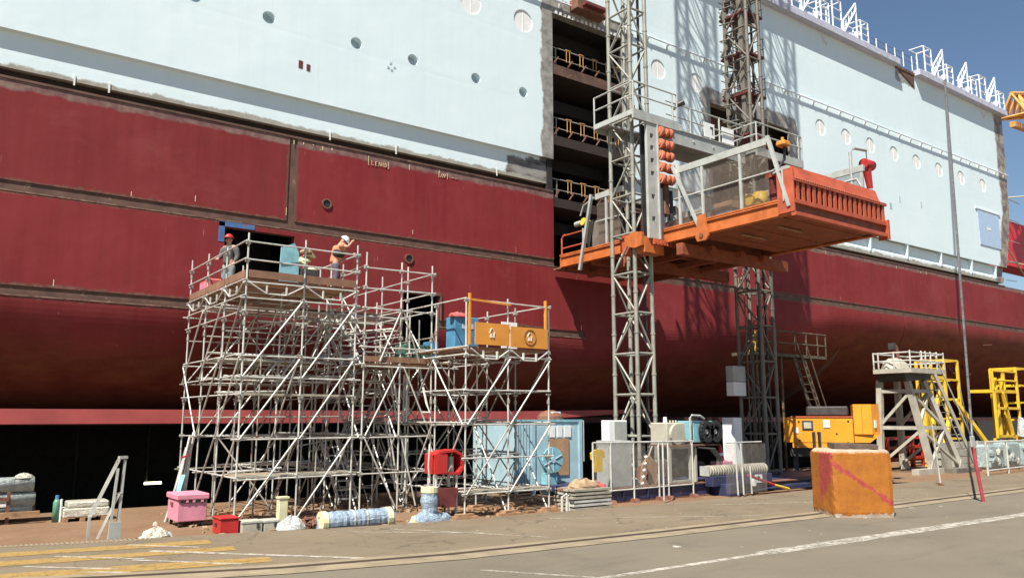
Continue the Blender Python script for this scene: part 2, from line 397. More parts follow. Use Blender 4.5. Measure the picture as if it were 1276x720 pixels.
# ------------------------------------------------------------------ object helpers
OFF = {}
def finish(o, parent):
    col.objects.link(o)
    if parent is not None:
        o.parent = parent
    return o
def off(o):
    return OFF.get(o.name, Vector((0, 0, 0))) if o is not None else Vector((0, 0, 0))
def tag(o, label=None, cat=None, group=None, kind=None):
    if label: o['label'] = label
    if cat: o['category'] = cat
    if group: o['group'] = group
    if kind: o['kind'] = kind
    return o
def thing(name, loc, label, cat, group=None):
    o = bpy.data.objects.new(name, None)
    o.empty_display_size = 0.2
    o.location = loc
    finish(o, None)
    OFF[o.name] = Vector(loc)
    return tag(o, label, cat, group)

def frame_of(d):
    d = d.normalized()
    ref = Vector((0, 0, 1)) if abs(d.z) < 0.95 else Vector((1, 0, 0))
    s = d.cross(ref).normalized()
    u = s.cross(d).normalized()
    return s, u
class MB:
    """collects shapes in world coordinates and links them as one mesh"""
    def __init__(self):
        self.v = []; self.f = []; self.smooth = False
    def add(self, vs, fs):
        n = len(self.v)
        self.v += [Vector(a) for a in vs]
        self.f += [tuple(i + n for i in f) for f in fs]
        return self
    def box(self, a, b, rz=0.0, piv=None):
        x0, x1 = sorted((a[0], b[0])); y0, y1 = sorted((a[1], b[1])); z0, z1 = sorted((a[2], b[2]))
        vs = [Vector((x, y, z)) for z in (z0, z1) for (x, y) in ((x0, y0), (x1, y0), (x1, y1), (x0, y1))]
        if rz:
            pv = Vector(piv) if piv else Vector(((x0 + x1) / 2, (y0 + y1) / 2, 0))
            m = Matrix.Rotation(rz, 3, 'Z')
            vs = [m @ (q - Vector((pv.x, pv.y, 0))) + Vector((pv.x, pv.y, 0)) for q in vs]
        return self.add(vs, [(3, 2, 1, 0), (4, 5, 6, 7), (0, 1, 5, 4), (1, 2, 6, 5), (2, 3, 7, 6), (3, 0, 4, 7)])
    def bar(self, p, q, w, h=None):
        h = w if h is None else h
        p, q = Vector(p), Vector(q)
        s, u = frame_of(q - p)
        vs = [c + s * (w / 2 * i) + u * (h / 2 * j) for c in (p, q) for (i, j) in ((-1, -1), (1, -1), (1, 1), (-1, 1))]
        return self.add(vs, [(0, 1, 2, 3), (7, 6, 5, 4), (0, 4, 5, 1), (1, 5, 6, 2), (2, 6, 7, 3), (3, 7, 4, 0)])
    def tube(self, p, q, r, r2=None, n=8):
        r2 = r if r2 is None else r2
        p, q = Vector(p), Vector(q)
        s, u = frame_of(q - p)
        vs = []
        for c, rr in ((p, r), (q, r2)):
            for i in range(n):
                a = 2 * math.pi * i / n
                vs.append(c + (s * math.cos(a) + u * math.sin(a)) * rr)
        fs = [(i, n + i, n + (i + 1) % n, (i + 1) % n) for i in range(n)]
        fs += [tuple(range(n)), tuple(range(2 * n - 1, n - 1, -1))]
        return self.add(vs, fs)
    def path(self, pts, r, n=8):
        pts = [Vector(p) for p in pts]
        vs = []; fs = []
        for k, c in enumerate(pts):
            d = pts[min(k + 1, len(pts) - 1)] - pts[max(k - 1, 0)]
            s, u = frame_of(d)
            rr = r[k] if isinstance(r, (list, tuple)) else r
            for i in range(n):
                a = 2 * math.pi * i / n
                vs.append(c + (s * math.cos(a) + u * math.sin(a)) * rr)
        for k in range(len(pts) - 1):
            for i in range(n):
                fs.append((k * n + i, k * n + n + i, k * n + n + (i + 1) % n, k * n + (i + 1) % n))
        fs += [tuple(range(n)), tuple(range(len(vs) - 1, len(vs) - n - 1, -1))]
        return self.add(vs, fs)
    def prism(self, poly, axis, a, b):
        """polygon in the two other axes, pulled along axis from a to b"""
        n = len(poly)
        def pt(p, t):
            return {'x': (t, p[0], p[1]), 'y': (p[0], t, p[1]), 'z': (p[0], p[1], t)}[axis]
        vs = [pt(p, a) for p in poly] + [pt(p, b) for p in poly]
        fs = [tuple(range(n)), tuple(range(2 * n - 1, n - 1, -1))]
        fs += [(i, n + i, n + (i + 1) % n, (i + 1) % n) for i in range(n)]
        return self.add(vs, fs)
    def lump(self, c, size, seed=0, n=14, m=8, rough=0.18, flat=True):
        rnd = random.Random(seed)
        ph = [rnd.uniform(0, 6.28) for _ in range(8)]
        vs = []; fs = []
        for j in range(m + 1):
            t = math.pi * j / m
            for i in range(n):
                a = 2 * math.pi * i / n
                k = 1 + rough * (math.sin(3 * a + ph[0] + 2 * t) * 0.5 + math.sin(5 * a + ph[1] - 3 * t) * 0.35 + rnd.uniform(-0.4, 0.4))
                z = math.cos(t)
                if flat and z < 0: z *= 0.12
                vs.append(Vector(c) + Vector((size[0] * k * math.sin(t) * math.cos(a), size[1] * k * math.sin(t) * math.sin(a), size[2] * k * z)))
        for j in range(m):
            for i in range(n):
                fs.append((j * n + i, (j + 1) * n + i, (j + 1) * n + (i + 1) % n, j * n + (i + 1) % n))
        return self.add(vs, fs)
    def build(self, name, mat, parent=None, label=None, smooth=False, kind=None, bevel=0.0):
        me = bpy.data.meshes.new(name)
        d = off(parent)
        me.from_pydata([tuple(v - d) for v in self.v], [], self.f)
        bm = bmesh.new(); bm.from_mesh(me)
        bmesh.ops.recalc_face_normals(bm, faces=bm.faces)
        if bevel:
            bmesh.ops.bevel(bm, geom=list(bm.edges), offset=bevel, segments=1, affect='EDGES', clamp_overlap=True)
        if smooth:
            for f in bm.faces: f.smooth = len(f.verts) <= 4
        bm.to_mesh(me); bm.free()
        me.materials.append(M[mat] if isinstance(mat, str) else mat)
        o = bpy.data.objects.new(name, me)
        finish(o, parent)
        if parent is not None:
            OFF[o.name] = d
        if label: o['label'] = label
        if kind: o['kind'] = kind
        return o
_unit = {}
def unit(mat, kind='tube'):
    k = (mat, kind)
    if k not in _unit:
        mb = MB()
        if kind == 'tube': mb.tube((0, 0, -0.5), (0, 0, 0.5), 1.0, n=8)
        else: mb.box((-0.5, -0.5, -0.5), (0.5, 0.5, 0.5))
        me = bpy.data.meshes.new('unit_' + kind + '_' + mat)
        me.from_pydata([tuple(v) for v in mb.v], [], mb.f)
        bm = bmesh.new(); bm.from_mesh(me)
        bmesh.ops.recalc_face_normals(bm, faces=bm.faces)
        if kind == 'tube':
            for f in bm.faces: f.smooth = len(f.verts) == 4
        bm.to_mesh(me); bm.free()
        me.materials.append(M[mat])
        _unit[k] = me
    return _unit[k]
def pipe(name, parent, p, q, r, mat, label=None):
    """a straight tube as an object of its own, all sharing one mesh"""
    p, q = Vector(p), Vector(q)
    o = bpy.data.objects.new(name, unit(mat))
    finish(o, parent)
    d = q - p
    o.rotation_mode = 'QUATERNION'
    o.rotation_quaternion = d.to_track_quat('Z', 'Y')
    o.location = (p + q) / 2 - off(parent)
    o.scale = (r, r, d.length)
    if label: o['label'] = label
    return o
def plank(name, parent, p, q, w, h, mat, label=None):
    """a straight board from p to q; w lies flat, h upright"""
    p, q = Vector(p), Vector(q)
    o = bpy.data.objects.new(name, unit(mat, 'board'))
    finish(o, parent)
    d = q - p
    s, u = frame_of(d)
    m = Matrix((s, u, d.normalized())).transposed()
    o.rotation_mode = 'QUATERNION'
    o.rotation_quaternion = m.to_quaternion()
    o.location = (p + q) / 2 - off(parent)
    o.scale = (w, h, d.length)
    if label: o['label'] = label
    return o
def box(name, parent, a, b, mat, label=None, bevel=0.0, rz=0.0, piv=None):
    return MB().box(a, b, rz, piv).build(name, mat, parent, label, bevel=bevel)

exec_parts = []
G = -0.08                                                # level of the dirt strip beside the dock

# ------------------------------------------------------------------ ground, dock pit
EDGE = [(-70, 24.0), (-6, 21.6), (1.5, 20.0), (3.5, 19.5), (5.2, 19.25), (9.3, 18.35), (12, 18.05), (20, 17.75), (40, 17.4), (140, 17.4)]
def strip(name, low, high, z, mat, label=None, kind='structure', thick=0.0):
    mb = MB()
    n = len(low)
    vs = [(x, y, z) for x, y in low] + [(x, y, z) for x, y in high]
    fs = [(i, i + 1, n + i + 1, n + i) for i in range(n - 1)]
    mb.add(vs, fs)
    if thick:
        vs2 = [(x, y, z) for x, y in high] + [(x, y, z - thick) for x, y in high]
        mb.add(vs2, [(i, i + 1, n + i + 1, n + i) for i in range(n - 1)])
    o = mb.build(name, mat)
    for p in o.data.polygons:
        pass
    if kind: o['kind'] = kind
    return o
QY = 26.9
strip('ground', [(-400, -400), (400, -400)], [(-400, QY), (400, QY)], G, 'dirt' if 'dirt' in M else 'rusty_dirt')
GR = [(-70, 26.0), (-6, 17.5), (0, 16.2), (2.9, 15.1), (5.3, 14.3), (8.4, 13.75), (14, 13.5), (23, 13.4), (34, 13.6), (140, 13.8)]
strip('pavement', [(x, -60) for x, y in EDGE], EDGE, 0.0, 'asphalt', thick=0.09)
strip('road', [(-70, -55), (140, -55)], [(-70, 9.0), (140, 9.0)], 0.004, 'road_asphalt')
rd = [(-70, 25.1), (-6, 16.7), (0, 15.4), (2.9, 14.35), (5.3, 13.6), (8.4, 13.05), (14, 12.85), (23, 12.8), (34, 13.0), (140, 13.2)]
strip('road', [(x, 8.9) for x, y in rd], [(x, y - 0.02) for x, y in rd], 0.0045, 'road_asphalt')
strip('kerb_strip', rd, [(x, y - 0.13) for x, y in GR], 0.012, 'kerb_concrete')
strip('kerb_strip', [(x, y + 0.03) for x, y in GR], [(x, y + 0.30) for x, y in GR], 0.010, 'kerb_concrete')
strip('crane_rail_groove', [(x, y - 0.17) for x, y in GR], [(x, y + 0.03) for x, y in GR], 0.014, 'groove')
# grating along the pavement edge on the left
gr = MB()
def edge_y(x):
    for (x0, y0), (x1, y1) in zip(EDGE, EDGE[1:]):
        if x0 <= x <= x1: return y0 + (y1 - y0) * (x - x0) / (x1 - x0)
    return EDGE[-1][1]
x = -1.0
while x < 4.3:
    y = edge_y(x)
    gr.box((x, y - 0.28, 0.0), (x + 0.045, y + 0.02, 0.012))
    x += 0.09
o = gr.build('drain_grating', 'kerb_concrete'); o['kind'] = 'structure'
# painted lines
def line(name, p, q, w, mat, z=0.0085):
    p, q = Vector((p[0], p[1], 0)), Vector((q[0], q[1], 0))
    d = (q - p).normalized(); s = Vector((-d.y, d.x, 0)) * w / 2
    n = max(2, int((q - p).length / 0.6))
    vs = []; fs = []
    for i in range(n + 1):
        c = p + (q - p) * i / n
        ww = random.uniform(0.85, 1.12)
        vs += [c + s * ww + Vector((0, 0, z)), c - s * ww + Vector((0, 0, z))]
    fs = [(2 * i, 2 * i + 1, 2 * i + 3, 2 * i + 2) for i in range(n)]
    o = MB().add(vs, fs).build(name, mat)
    o['kind'] = 'structure'
    return o
line('white_road_line', (9.0, 10.25), (13.4, 10.2), 0.17, 'white_line')
line('white_road_line', (13.4, 10.22), (60, 9.3), 0.42, 'white_line')
line('white_road_line', (8.05, 12.0), (9.2, 10.35), 0.10, 'faint_white_line')
for p, q in (((9.2, 17.6), (11.4, 14.3)), ((7.9, 17.9), (10.6, 15.7)), ((13.5, 16.9), (18.5, 14.0)), ((19.5, 16.6), (26, 13.9)), ((27, 16.2), (36, 14.2))):
    line('faint_bay_line', p, q, 0.09, 'faint_white_line')
line('white_bay_line', (3.9, 17.5), (7.0, 14.2), 0.16, 'white_line')
for p, q in (((2.3, 17.9), (3.6, 16.6)), ((1.7, 17.0), (3.0, 15.8)), ((3.4, 16.6), (4.9, 15.0)), ((3.7, 18.6), (4.8, 17.4)), ((2.4, 15.9), (3.6, 14.9))):
    line('white_bay_line', p, q, 0.10, 'white_line')
for p, q, w in (((1.0, 18.75), (5.2, 18.05), 0.55), ((0.6, 17.7), (5.35, 16.9), 0.6), ((1.2, 16.15), (5.5, 15.2), 0.6), ((2.2, 15.35), (4.0, 14.7), 0.5)):
    line('yellow_hatch_line', p, q, w, 'yellow_line', 0.0065)
# dock pit: quay wall, floor, far and end walls added to shut out light
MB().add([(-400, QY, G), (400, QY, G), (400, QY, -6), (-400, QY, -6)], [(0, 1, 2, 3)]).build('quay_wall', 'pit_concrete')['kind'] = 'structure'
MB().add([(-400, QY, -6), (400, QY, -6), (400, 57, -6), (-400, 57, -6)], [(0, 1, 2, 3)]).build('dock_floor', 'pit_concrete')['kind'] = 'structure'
MB().box((-400, 57, -6), (400, 58, 12)).build('added_dock_wall', 'pit_concrete')['kind'] = 'structure'
MB().box((-66, 26.9, -6), (-65, 57, 3)).build('added_dock_wall', 'pit_concrete')['kind'] = 'structure'

# ------------------------------------------------------------------ the ship
HY = 27.4
ship = thing('ship', (20, 27.4, 2.3), 'huge ship under construction, pale blue upper hull over a dark red bottom', 'ship')
def zs(X):
    if X < 24: return 6.3
    return 6.3 + min(1.0, (X - 24) / 22.0) * 2.7
def hull_y(X, z):
    d = max(0.0, zs(X) - z)
    return HY + 0.20 * d * d
XL, XR = -60.0, 120.0
def patch(mb, x0, x1, z0, z1, front, depth, xr=None):
    """plate following the hull: front(X,z) is its outer face; edges run back by depth"""
    nx = max(1, int((x1 - x0) / 4.0)); nz = max(1, int((z1 - z0) / 0.16))
    if z0 >= 9.0 and xr is None: nz = 1
    if z0 >= 9.0 and xr is None: nx = 1
    if z0 < 9.0 and x1 > 24: nx = int((x1 - x0) / 2.0)
    vs = []; fs = []
    for j in range(nz + 1):
        z = z0 + (z1 - z0) * j / nz
        for i in range(nx + 1):
            xe = x1 if xr is None else xr(z)
            X = x0 + (xe - x0) * i / nx
            vs.append((X, front(X, z), z))
    W = nx + 1
    for j in range(nz):
        for i in range(nx):
            fs.append((j * W + i, j * W + i + 1, (j + 1) * W + i + 1, (j + 1) * W + i))
    n0 = len(vs)
    ring = [i for i in range(W)] + [j * W + nx for j in range(1, nz + 1)] + [nz * W + i for i in range(nx - 1, -1, -1)] + [j * W for j in range(nz - 1, 0, -1)]
    for r in ring:
        a = vs[r]; vs.append((a[0], a[1] + depth, a[2]))
    m = len(ring)
    for k in range(m):
        fs.append((ring[k], n0 + k, n0 + (k + 1) % m, ring[(k + 1) % m]))
    mb.add(vs, fs)
O1 = (22.25, 26.75, 9.15, 21.4)
O2 = (33.3, 40.4, 12.74, 19.6)
H1 = (7.8, 10.25, 7.3, 9.02)
H2 = (14.7, 16.3, 4.8, 7.4)
red = lambda X, z: hull_y(X, z)
back = lambda X, z: hull_y(X, z) + 0.035
shell = MB()
for (a, b_, c, d) in ((XL, H1[0], 2.4, 12.7), (H1[0], H1[1], 2.4, H1[2]), (H1[0], H1[1], H1[3], 12.7), (H1[1], H2[0], 2.4, 12.7),
                     (H2[0], H2[1], 2.4, H2[2]), (H2[0], H2[1], H2[3], 12.7), (H2[1], O1[0], 2.4, 12.7), (O1[0], O1[1], 2.4, O1[2]),
                     (O1[1], XR, 2.4, 12.7)):
    patch(shell, a, b_, c, d, back, 0.25)
shell.build('primer_shell', 'primer', ship, 'brown primed steel showing in the weld seams')
def red_plate(a, b_, c, d):
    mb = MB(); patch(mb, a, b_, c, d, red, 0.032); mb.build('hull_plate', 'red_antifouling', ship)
r1 = (9.56, 12.66); r2 = (6.44, 9.24); r3 = (2.9, 6.14)
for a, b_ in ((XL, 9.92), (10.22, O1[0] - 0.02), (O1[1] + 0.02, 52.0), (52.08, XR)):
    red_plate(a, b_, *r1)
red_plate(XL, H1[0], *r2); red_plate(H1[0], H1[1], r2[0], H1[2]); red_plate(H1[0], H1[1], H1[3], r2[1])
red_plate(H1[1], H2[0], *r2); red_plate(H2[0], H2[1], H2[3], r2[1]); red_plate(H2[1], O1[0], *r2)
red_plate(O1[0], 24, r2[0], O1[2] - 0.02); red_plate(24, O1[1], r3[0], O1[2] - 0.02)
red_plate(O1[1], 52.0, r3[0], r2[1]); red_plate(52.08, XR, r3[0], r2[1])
for x0, x1, z in ((XL, O1[0], 9.255), (XL, H2[0], 6.15), (H2[1], 24, 6.15)):
    MB().box((x0, hull_y(0, z) - 0.012, z - 0.02), (x1, hull_y(0, z) + 0.01, z + 0.015)).build('weld_bead', 'weld_tan', ship)
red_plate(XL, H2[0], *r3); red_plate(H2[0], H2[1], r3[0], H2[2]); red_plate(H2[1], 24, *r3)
# pale upper plating with round holes cut for ports
PR, PD = 0.54, 0.035
def port_cell(mb, cx, cz, half, r, depth, n=20):
    sq = []; ci = []
    for i in range(n):
        a = 2 * math.pi * (i + 0.5) / n
        c, s = math.cos(a), math.sin(a)
        k = half / max(abs(c), abs(s))
        sq.append((cx + c * k, HY, cz + s * k)); ci.append((cx + c * r, HY, cz + s * r))
    vs = sq + ci + [(p[0], HY + depth, p[2]) for p in ci]
    fs = []
    for i in range(n):
        j = (i + 1) % n
        fs.append((i, j, n + j, n + i)); fs.append((n + i, n + j, 2 * n + j, 2 * n + i))
    # square corners left over between neighbouring samples
    for sx_, sz_ in ((1, 1), (-1, 1), (-1, -1), (1, -1)):
        i = int((math.atan2(sz_, sx_) % (2 * math.pi)) / (2 * math.pi) * n - 0.5)
        j = (i + 1) % n
        k = len(vs); vs.append((cx + sx_ * half, HY, cz + sz_ * half)); fs.append((i, k, j))
    mb.add(vs, fs)
def disc(mb, cx, cz, y, r, n=20):
    mb.add([(cx + r * math.cos(2 * math.pi * i / n), y, cz + r * math.sin(2 * math.pi * i / n)) for i in range(n)], [tuple(range(n))])
BIG_A = [17.7, 20.54, 14.86, 12.0, 9.1, 6.2, 3.3]
BIG_B = [29.3, 32.2]
BIG_C = [43.7, 46.5, 49.35, 52.3, 55.3, 58.45, 61.8, 65.3]
SML = [3.6, 6.3, 8.92, 12.39, 14.9, 17.98, 20.53]
ZB, ZSM, HB, HS = 20.45, 17.03, 0.75, 0.4
flat = lambda X, z: HY
def rowed(mb, x0, x1, cxs, cz, half, r, depth):
    cxs = sorted(cxs); x = x0
    for c in cxs:
        patch(mb, x, c - half, cz - half, cz + half, flat, 0.12)
        port_cell(mb, c, cz, half, r, depth); x = c + half
    patch(mb, x, x1, cz - half, cz + half, flat, 0.12)
ZT = 27.15; ZL = 14.24
a_ = MB()
patch(a_, XL, O1[0], ZL, ZSM - HS, flat, 0.2)
rowed(a_, XL, O1[0], SML, ZSM, HS, 0.235, 0.30)
patch(a_, XL, O1[0], ZSM + HS, ZB - HB, flat, 0.12)
rowed(a_, XL, O1[0], BIG_A, ZB, HB, PR, PD)
patch(a_, XL, O1[0], ZB + HB, ZT, flat, 0.12)
a_.build('upper_plating', 'pale_hull_paint', ship)
b_m = MB()
patch(b_m, O1[0], O1[1], O1[3], ZT, flat, 0.4)
patch(b_m, O1[1], O2[0], ZL, ZB - HB, flat, 0.16)
rowed(b_m, O1[1], O2[0], BIG_B, ZB, HB, PR, PD)
patch(b_m, O1[1], O2[0], ZB + HB, ZT, flat, 0.12)
patch(b_m, O2[0], O2[1], O2[3], ZT, flat, 0.4)
b_m.build('upper_plating', 'pale_hull_paint', ship)
def stern(z):
    t = max(0.0, min(1.0, (20.5 - z) / 8.5))
    return 69.9 - 0.2 * (27 - z) * 0.15 - 2.3 * t ** 1.7
c_ = MB()
patch(c_, O2[1], 70, ZL, ZB - HB, flat, 0.16, stern)
rowed(c_, O2[1], 69.6, BIG_C, ZB, HB, PR, PD)
patch(c_, O2[1], 70, ZB + HB, ZT, flat, 0.12, stern)
c_.build('upper_plating', 'pale_hull_paint', ship)
for lst, cz, y, r, mt, nm in ((BIG_A + BIG_B + BIG_C, ZB, HY + PD, PR, 'white_paint', 'porthole_cover'), (SML, ZSM, HY + 0.30, 0.235, 'port_grey', 'small_porthole')):
    for cx in lst:
        mb = MB(); disc(mb, cx, cz, y, r)
        if r > 0.4: mb.box((cx - 0.008, y - 0.012, cz - r), (cx + 0.008, y, cz + r))
        mb.build(nm, mt, ship)
# lower white strake set back under the upper plating, its black shadow gap, rusty lip
for x0, x1 in ((XL, O1[0]), (O1[1], O2[0])):
    mb = MB(); patch(mb, x0, x1, 13.08, ZL + 0.02, lambda X, z: HY + 0.19, 0.3); mb.build('lower_strake', 'pale_hull_paint', ship)
mb = MB(); patch(mb, O2[1], 68, 13.0, ZL + 0.02, lambda X, z: HY + 0.15 + 0.16 * (1 if z > 13.4 else 0), 0.3, stern); mb.build('lower_strake', 'pale_hull_paint', ship)
for X in (44.0, 48.6, 53.2, 57.8, 62.4, 66.3):
    MB().prism([(HY + 0.01, ZL), (HY + 0.34, ZL), (HY + 0.34, 13.25), (HY + 0.10, 13.25)], 'x', X, X + 0.14).build('strake_bracket', 'pale_hull_paint', ship)
for x0, x1 in ((XL, O1[0] - 0.05), (O1[1] + 0.05, 67.4)):
    MB().box((x0, HY + 0.42, 12.62), (x1, HY + 0.5, 13.12)).build('strake_gap', 'shaded_primer', ship)
    MB().box((x0, HY - 0.03, 12.665), (x1, HY + 0.43, 12.74)).build('weld_ledge', 'primer', ship)
# thin rail with lugs
rl = MB()
for x0, x1 in ((XL, 69.7),):
    rl.tube((x0, HY - 0.13, 22.0), (x1, HY - 0.13, 22.0), 0.045, n=6)
    X = x0
    while X < x1:
        rl.prism([(HY - 0.19, 21.95), (HY + 0.0, 21.95), (HY + 0.0, 21.74)], 'x', X, X + 0.10); X += 1.45
rl.build('fender_rail', 'rail_white', ship)
# deck edge lip with its notch, brackets below it
for x0, x1 in ((XL, 53.2), (55.9, 69.85)):
    MB().box((x0, HY - 0.5, 27.0), (x1, HY + 0.4, 27.42)).build('deck_lip', 'lip_paint', ship)
MB().prism([(53.25, 27.3), (55.85, 26.95), (55.75, 26.1), (54.2, 26.75)], 'y', HY - 0.06, HY - 0.01).build('primed_patch', 'primer', ship)
MB().box((53.2, HY - 0.1, 27.0), (55.9, HY + 0.4, 27.2)).build('deck_lip', 'primer', ship)
for X in (44.4, 66.2):
    MB().prism([(X, 26.75), (X + 0.55, 26.45), (X + 0.5, 26.2)], 'y', HY - 0.16, HY - 0.01).build('lug_plate', 'rail_white', ship)
# closed body so the ship has its real depth
MB().box((XL, HY + 0.9, 12.7), (O1[0] - 0.3, 55, 27.1)).build('hull_body', 'interior', ship)
MB().box((O1[1] + 0.3, HY + 0.9, 12.7), (O2[0] - 0.2, 55, 27.1)).build('hull_body', 'interior', ship)
MB().box((O2[1] + 0.2, HY + 0.9, 12.7), (67.2, 55, 27.1)).build('hull_body', 'interior', ship)
MB().box((O1[0] - 0.3, 38, 2.4), (O1[1] + 0.3, 55, 27.1)).build('hull_body', 'interior', ship)
MB().box((O1[0] - 0.3, HY + 0.12, 21.45), (O1[1] + 0.3, 38, 27.1)).build('hull_body', 'interior', ship)
MB().box((O2[0] - 0.2, HY + 0.42, 19.7), (O2[1] + 0.2, 55, 27.1)).build('hull_body', 'interior', ship)
MB().box((O2[0] - 0.2, HY + 1.3, 12.75), (O2[1] + 0.2, 55, 19.7)).build('recess_wall', 'primer', ship)
MB().box((XL, 28.6, 2.36), (XR, 56.9, 2.62)).build('hull_floor', 'hull_bottom', ship)
MB().box((XL, 40, 2.6), (XR, 56.9, 12.66)).build('hull_body', 'hull_bottom', ship)
# keel strip lit by the sun along the foot of the hull
MB().add([(XL, 28.25, 2.36), (20, 28.25, 2.42), (29.5, 28.6, 2.9), (29.5, 28.6, 3.0), (20, 28.25, 2.86), (XL, 28.25, 2.86),
          (XL, 29.4, 2.36), (20, 29.4, 2.42), (29.5, 29.4, 2.9), (29.5, 29.4, 3.0), (20, 29.4, 2.86), (XL, 29.4, 2.86)],
         [(0, 1, 4, 5), (1, 2, 3, 4), (0, 6, 7, 1), (1, 7, 8, 2), (5, 4, 10, 11), (4, 3, 9, 10), (2, 8, 9, 3)]).build('bilge_strip', 'keel_red', ship)
# tall opening: jamb linings, decks, guard rails
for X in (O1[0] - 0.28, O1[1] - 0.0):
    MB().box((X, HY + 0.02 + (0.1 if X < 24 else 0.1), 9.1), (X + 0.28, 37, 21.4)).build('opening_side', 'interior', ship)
def opening_rail(z, x0=22.35, x1=26.7):
    y = HY + 0.35
    f = MB()
    f.tube((x0, y, z + 1.0), (x1, y, z + 1.0), 0.03, n=6); f.tube((x0, y, z + 0.5), (x1, y, z + 0.5), 0.025, n=6)
    for X in (x0 + 0.05, x0 + 0.35):
        f.bar((X, y, z), (X, y, z + 1.0), 0.05)
    f.build('guard_rail', 'old_tube', ship)
    for X in (x0 + 1.0, x0 + 1.85, x0 + 2.7, x0 + 3.55, x0 + 4.1):
        h = MB()
        h.tube((X, y - 0.04, z + 0.42), (X, y - 0.04, z + 1.02), 0.017, n=6); h.tube((X + 0.2, y - 0.04, z + 0.42), (X + 0.2, y - 0.04, z + 1.02), 0.017, n=6)
        h.tube((X - 0.06, y - 0.04, z + 1.04), (X + 0.26, y - 0.04, z + 1.04), 0.026, n=6)
        h.build('rail_hook', 'golden_tube', ship)
    k = MB(); X = x0
    while X < x1 - 0.3:
        k.bar((X, HY + 0.06, z + 0.02), (X + 0.3, HY + 0.06, z + 0.42), 0.05); X += 0.86
    k.build('bent_brackets', 'rust_steel', ship)
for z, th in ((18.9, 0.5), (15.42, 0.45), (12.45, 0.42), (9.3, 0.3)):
    MB().box((O1[0] + 0.01, HY + 0.05, z - th), (O1[1] - 0.01, 37.9, z)).build('deck', 'shaded_primer', ship)  # underside dark by paint, standing in for shade
    MB().box((O1[0] + 0.012, HY + 0.035, z - th), (O1[1] - 0.012, HY + 0.049, z - 0.02)).build('deck_edge', 'primer' if z > 18 else 'shaded_primer', ship)
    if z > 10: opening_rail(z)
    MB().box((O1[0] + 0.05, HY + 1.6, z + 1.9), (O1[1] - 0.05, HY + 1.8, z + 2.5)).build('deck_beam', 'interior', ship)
fl = MB()
for i in range(16):
    fl.box((O1[0] + 0.15 + i * 0.27, HY - 0.03, 21.40), (O1[0] + 0.28 + i * 0.27, HY + 0.02, 21.40 + random.uniform(0.08, 0.2)))
fl.build('weld_studs', 'white_paint', ship, kind='stuff')
# outrigger above the opening
MB().box((23.3, HY - 0.6, 21.75), (25.2, HY - 0.01, 22.3)).build('outrigger_bracket', 'rust_steel', ship, bevel=0.02)
MB().box((23.6, HY - 0.9, 21.9), (24.9, HY - 0.6, 22.0)).build('outrigger_step', 'dark_red', ship)
# blue outline and frame of the small opening above the scaffold
MB().box((H1[0] - 0.22, HY - 0.012, 8.5), (H1[0] - 0.02, HY - 0.004, H1[3] + 0.18)).build('painted_border', 'blue_marking', ship)
MB().box((H1[0] - 0.22, HY - 0.012, H1[3] + 0.03), (H1[0] + 1.0, HY - 0.005, H1[3] + 0.2)).build('painted_border', 'blue_marking', ship)
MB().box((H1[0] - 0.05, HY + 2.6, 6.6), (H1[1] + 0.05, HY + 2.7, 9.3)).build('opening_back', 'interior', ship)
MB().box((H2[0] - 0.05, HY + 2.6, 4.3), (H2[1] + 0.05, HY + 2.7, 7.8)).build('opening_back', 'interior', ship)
f = MB()
f.bar((H2[0] - 0.06, HY - 0.02, H2[3] + 0.05), (H2[1] + 0.1, HY - 0.02, H2[3] + 0.05), 0.04, 0.12)
f.bar((H2[1] + 0.07, HY - 0.02, H2[3]), (H2[1] + 0.07, HY - 0.02, 6.4), 0.12, 0.04)
f.build('opening_frame', 'primer', ship)
# bolted hatch plates, lashing eyes, draught marks, vents, chalk signs
for X, z in ((11.41, 10.41), (14.9, 8.75)):
    mb = MB()
    for i in range(12):
        a, b2 = 2 * math.pi * i / 12, 2 * math.pi * (i + 1) / 12
        mb.bar((X + 0.17 * math.cos(a), HY - 0.02, z + 0.17 * math.sin(a)), (X + 0.17 * math.cos(b2), HY - 0.02, z + 0.17 * math.sin(b2)), 0.05)
    mb.build('pipe_outlet', 'rust_steel', ship)
    mb = MB(); disc(mb, X, z, HY - 0.012, 0.14, 12); mb.build('pipe_mouth', 'black_rubber', ship)
for X, z, w, h in ((10.11, 15.55, 0.16, 0.30), (10.42, 15.5, 0.14, 0.26), (51.2, 16.62, 0.3, 0.42), (52.5, 17.28, 0.16, 0.42), (55.4, 17.35, 0.14, 0.4), (49.0, 17.4, 0.25, 0.35)):
    MB().box((X, HY - 0.012, z - h / 2), (X + w, HY - 0.002, z + h / 2)).build('draught_mark' if X < 20 else 'vent_slot', 'dark_red' if X < 20 else 'port_grey', ship)
mk = MB()
for X, z in ((13.75, 16.35), (13.9, 16.28), (14.02, 16.42), (13.85, 16.55)):
    mk.box((X, HY - 0.01, z), (X + 0.1, HY - 0.003, z + 0.09))
mk.build('faint_marks', 'port_grey', ship)
def chalk(segs, X, z, s):
    c = MB()
    for a in segs:
        c.bar((X + a[0] * s, HY - 0.022, z + a[1] * s), (X + a[2] * s, HY - 0.022, z + a[3] * s), 0.014)
    c.build('chalk_lettering', 'pale_foam', ship)
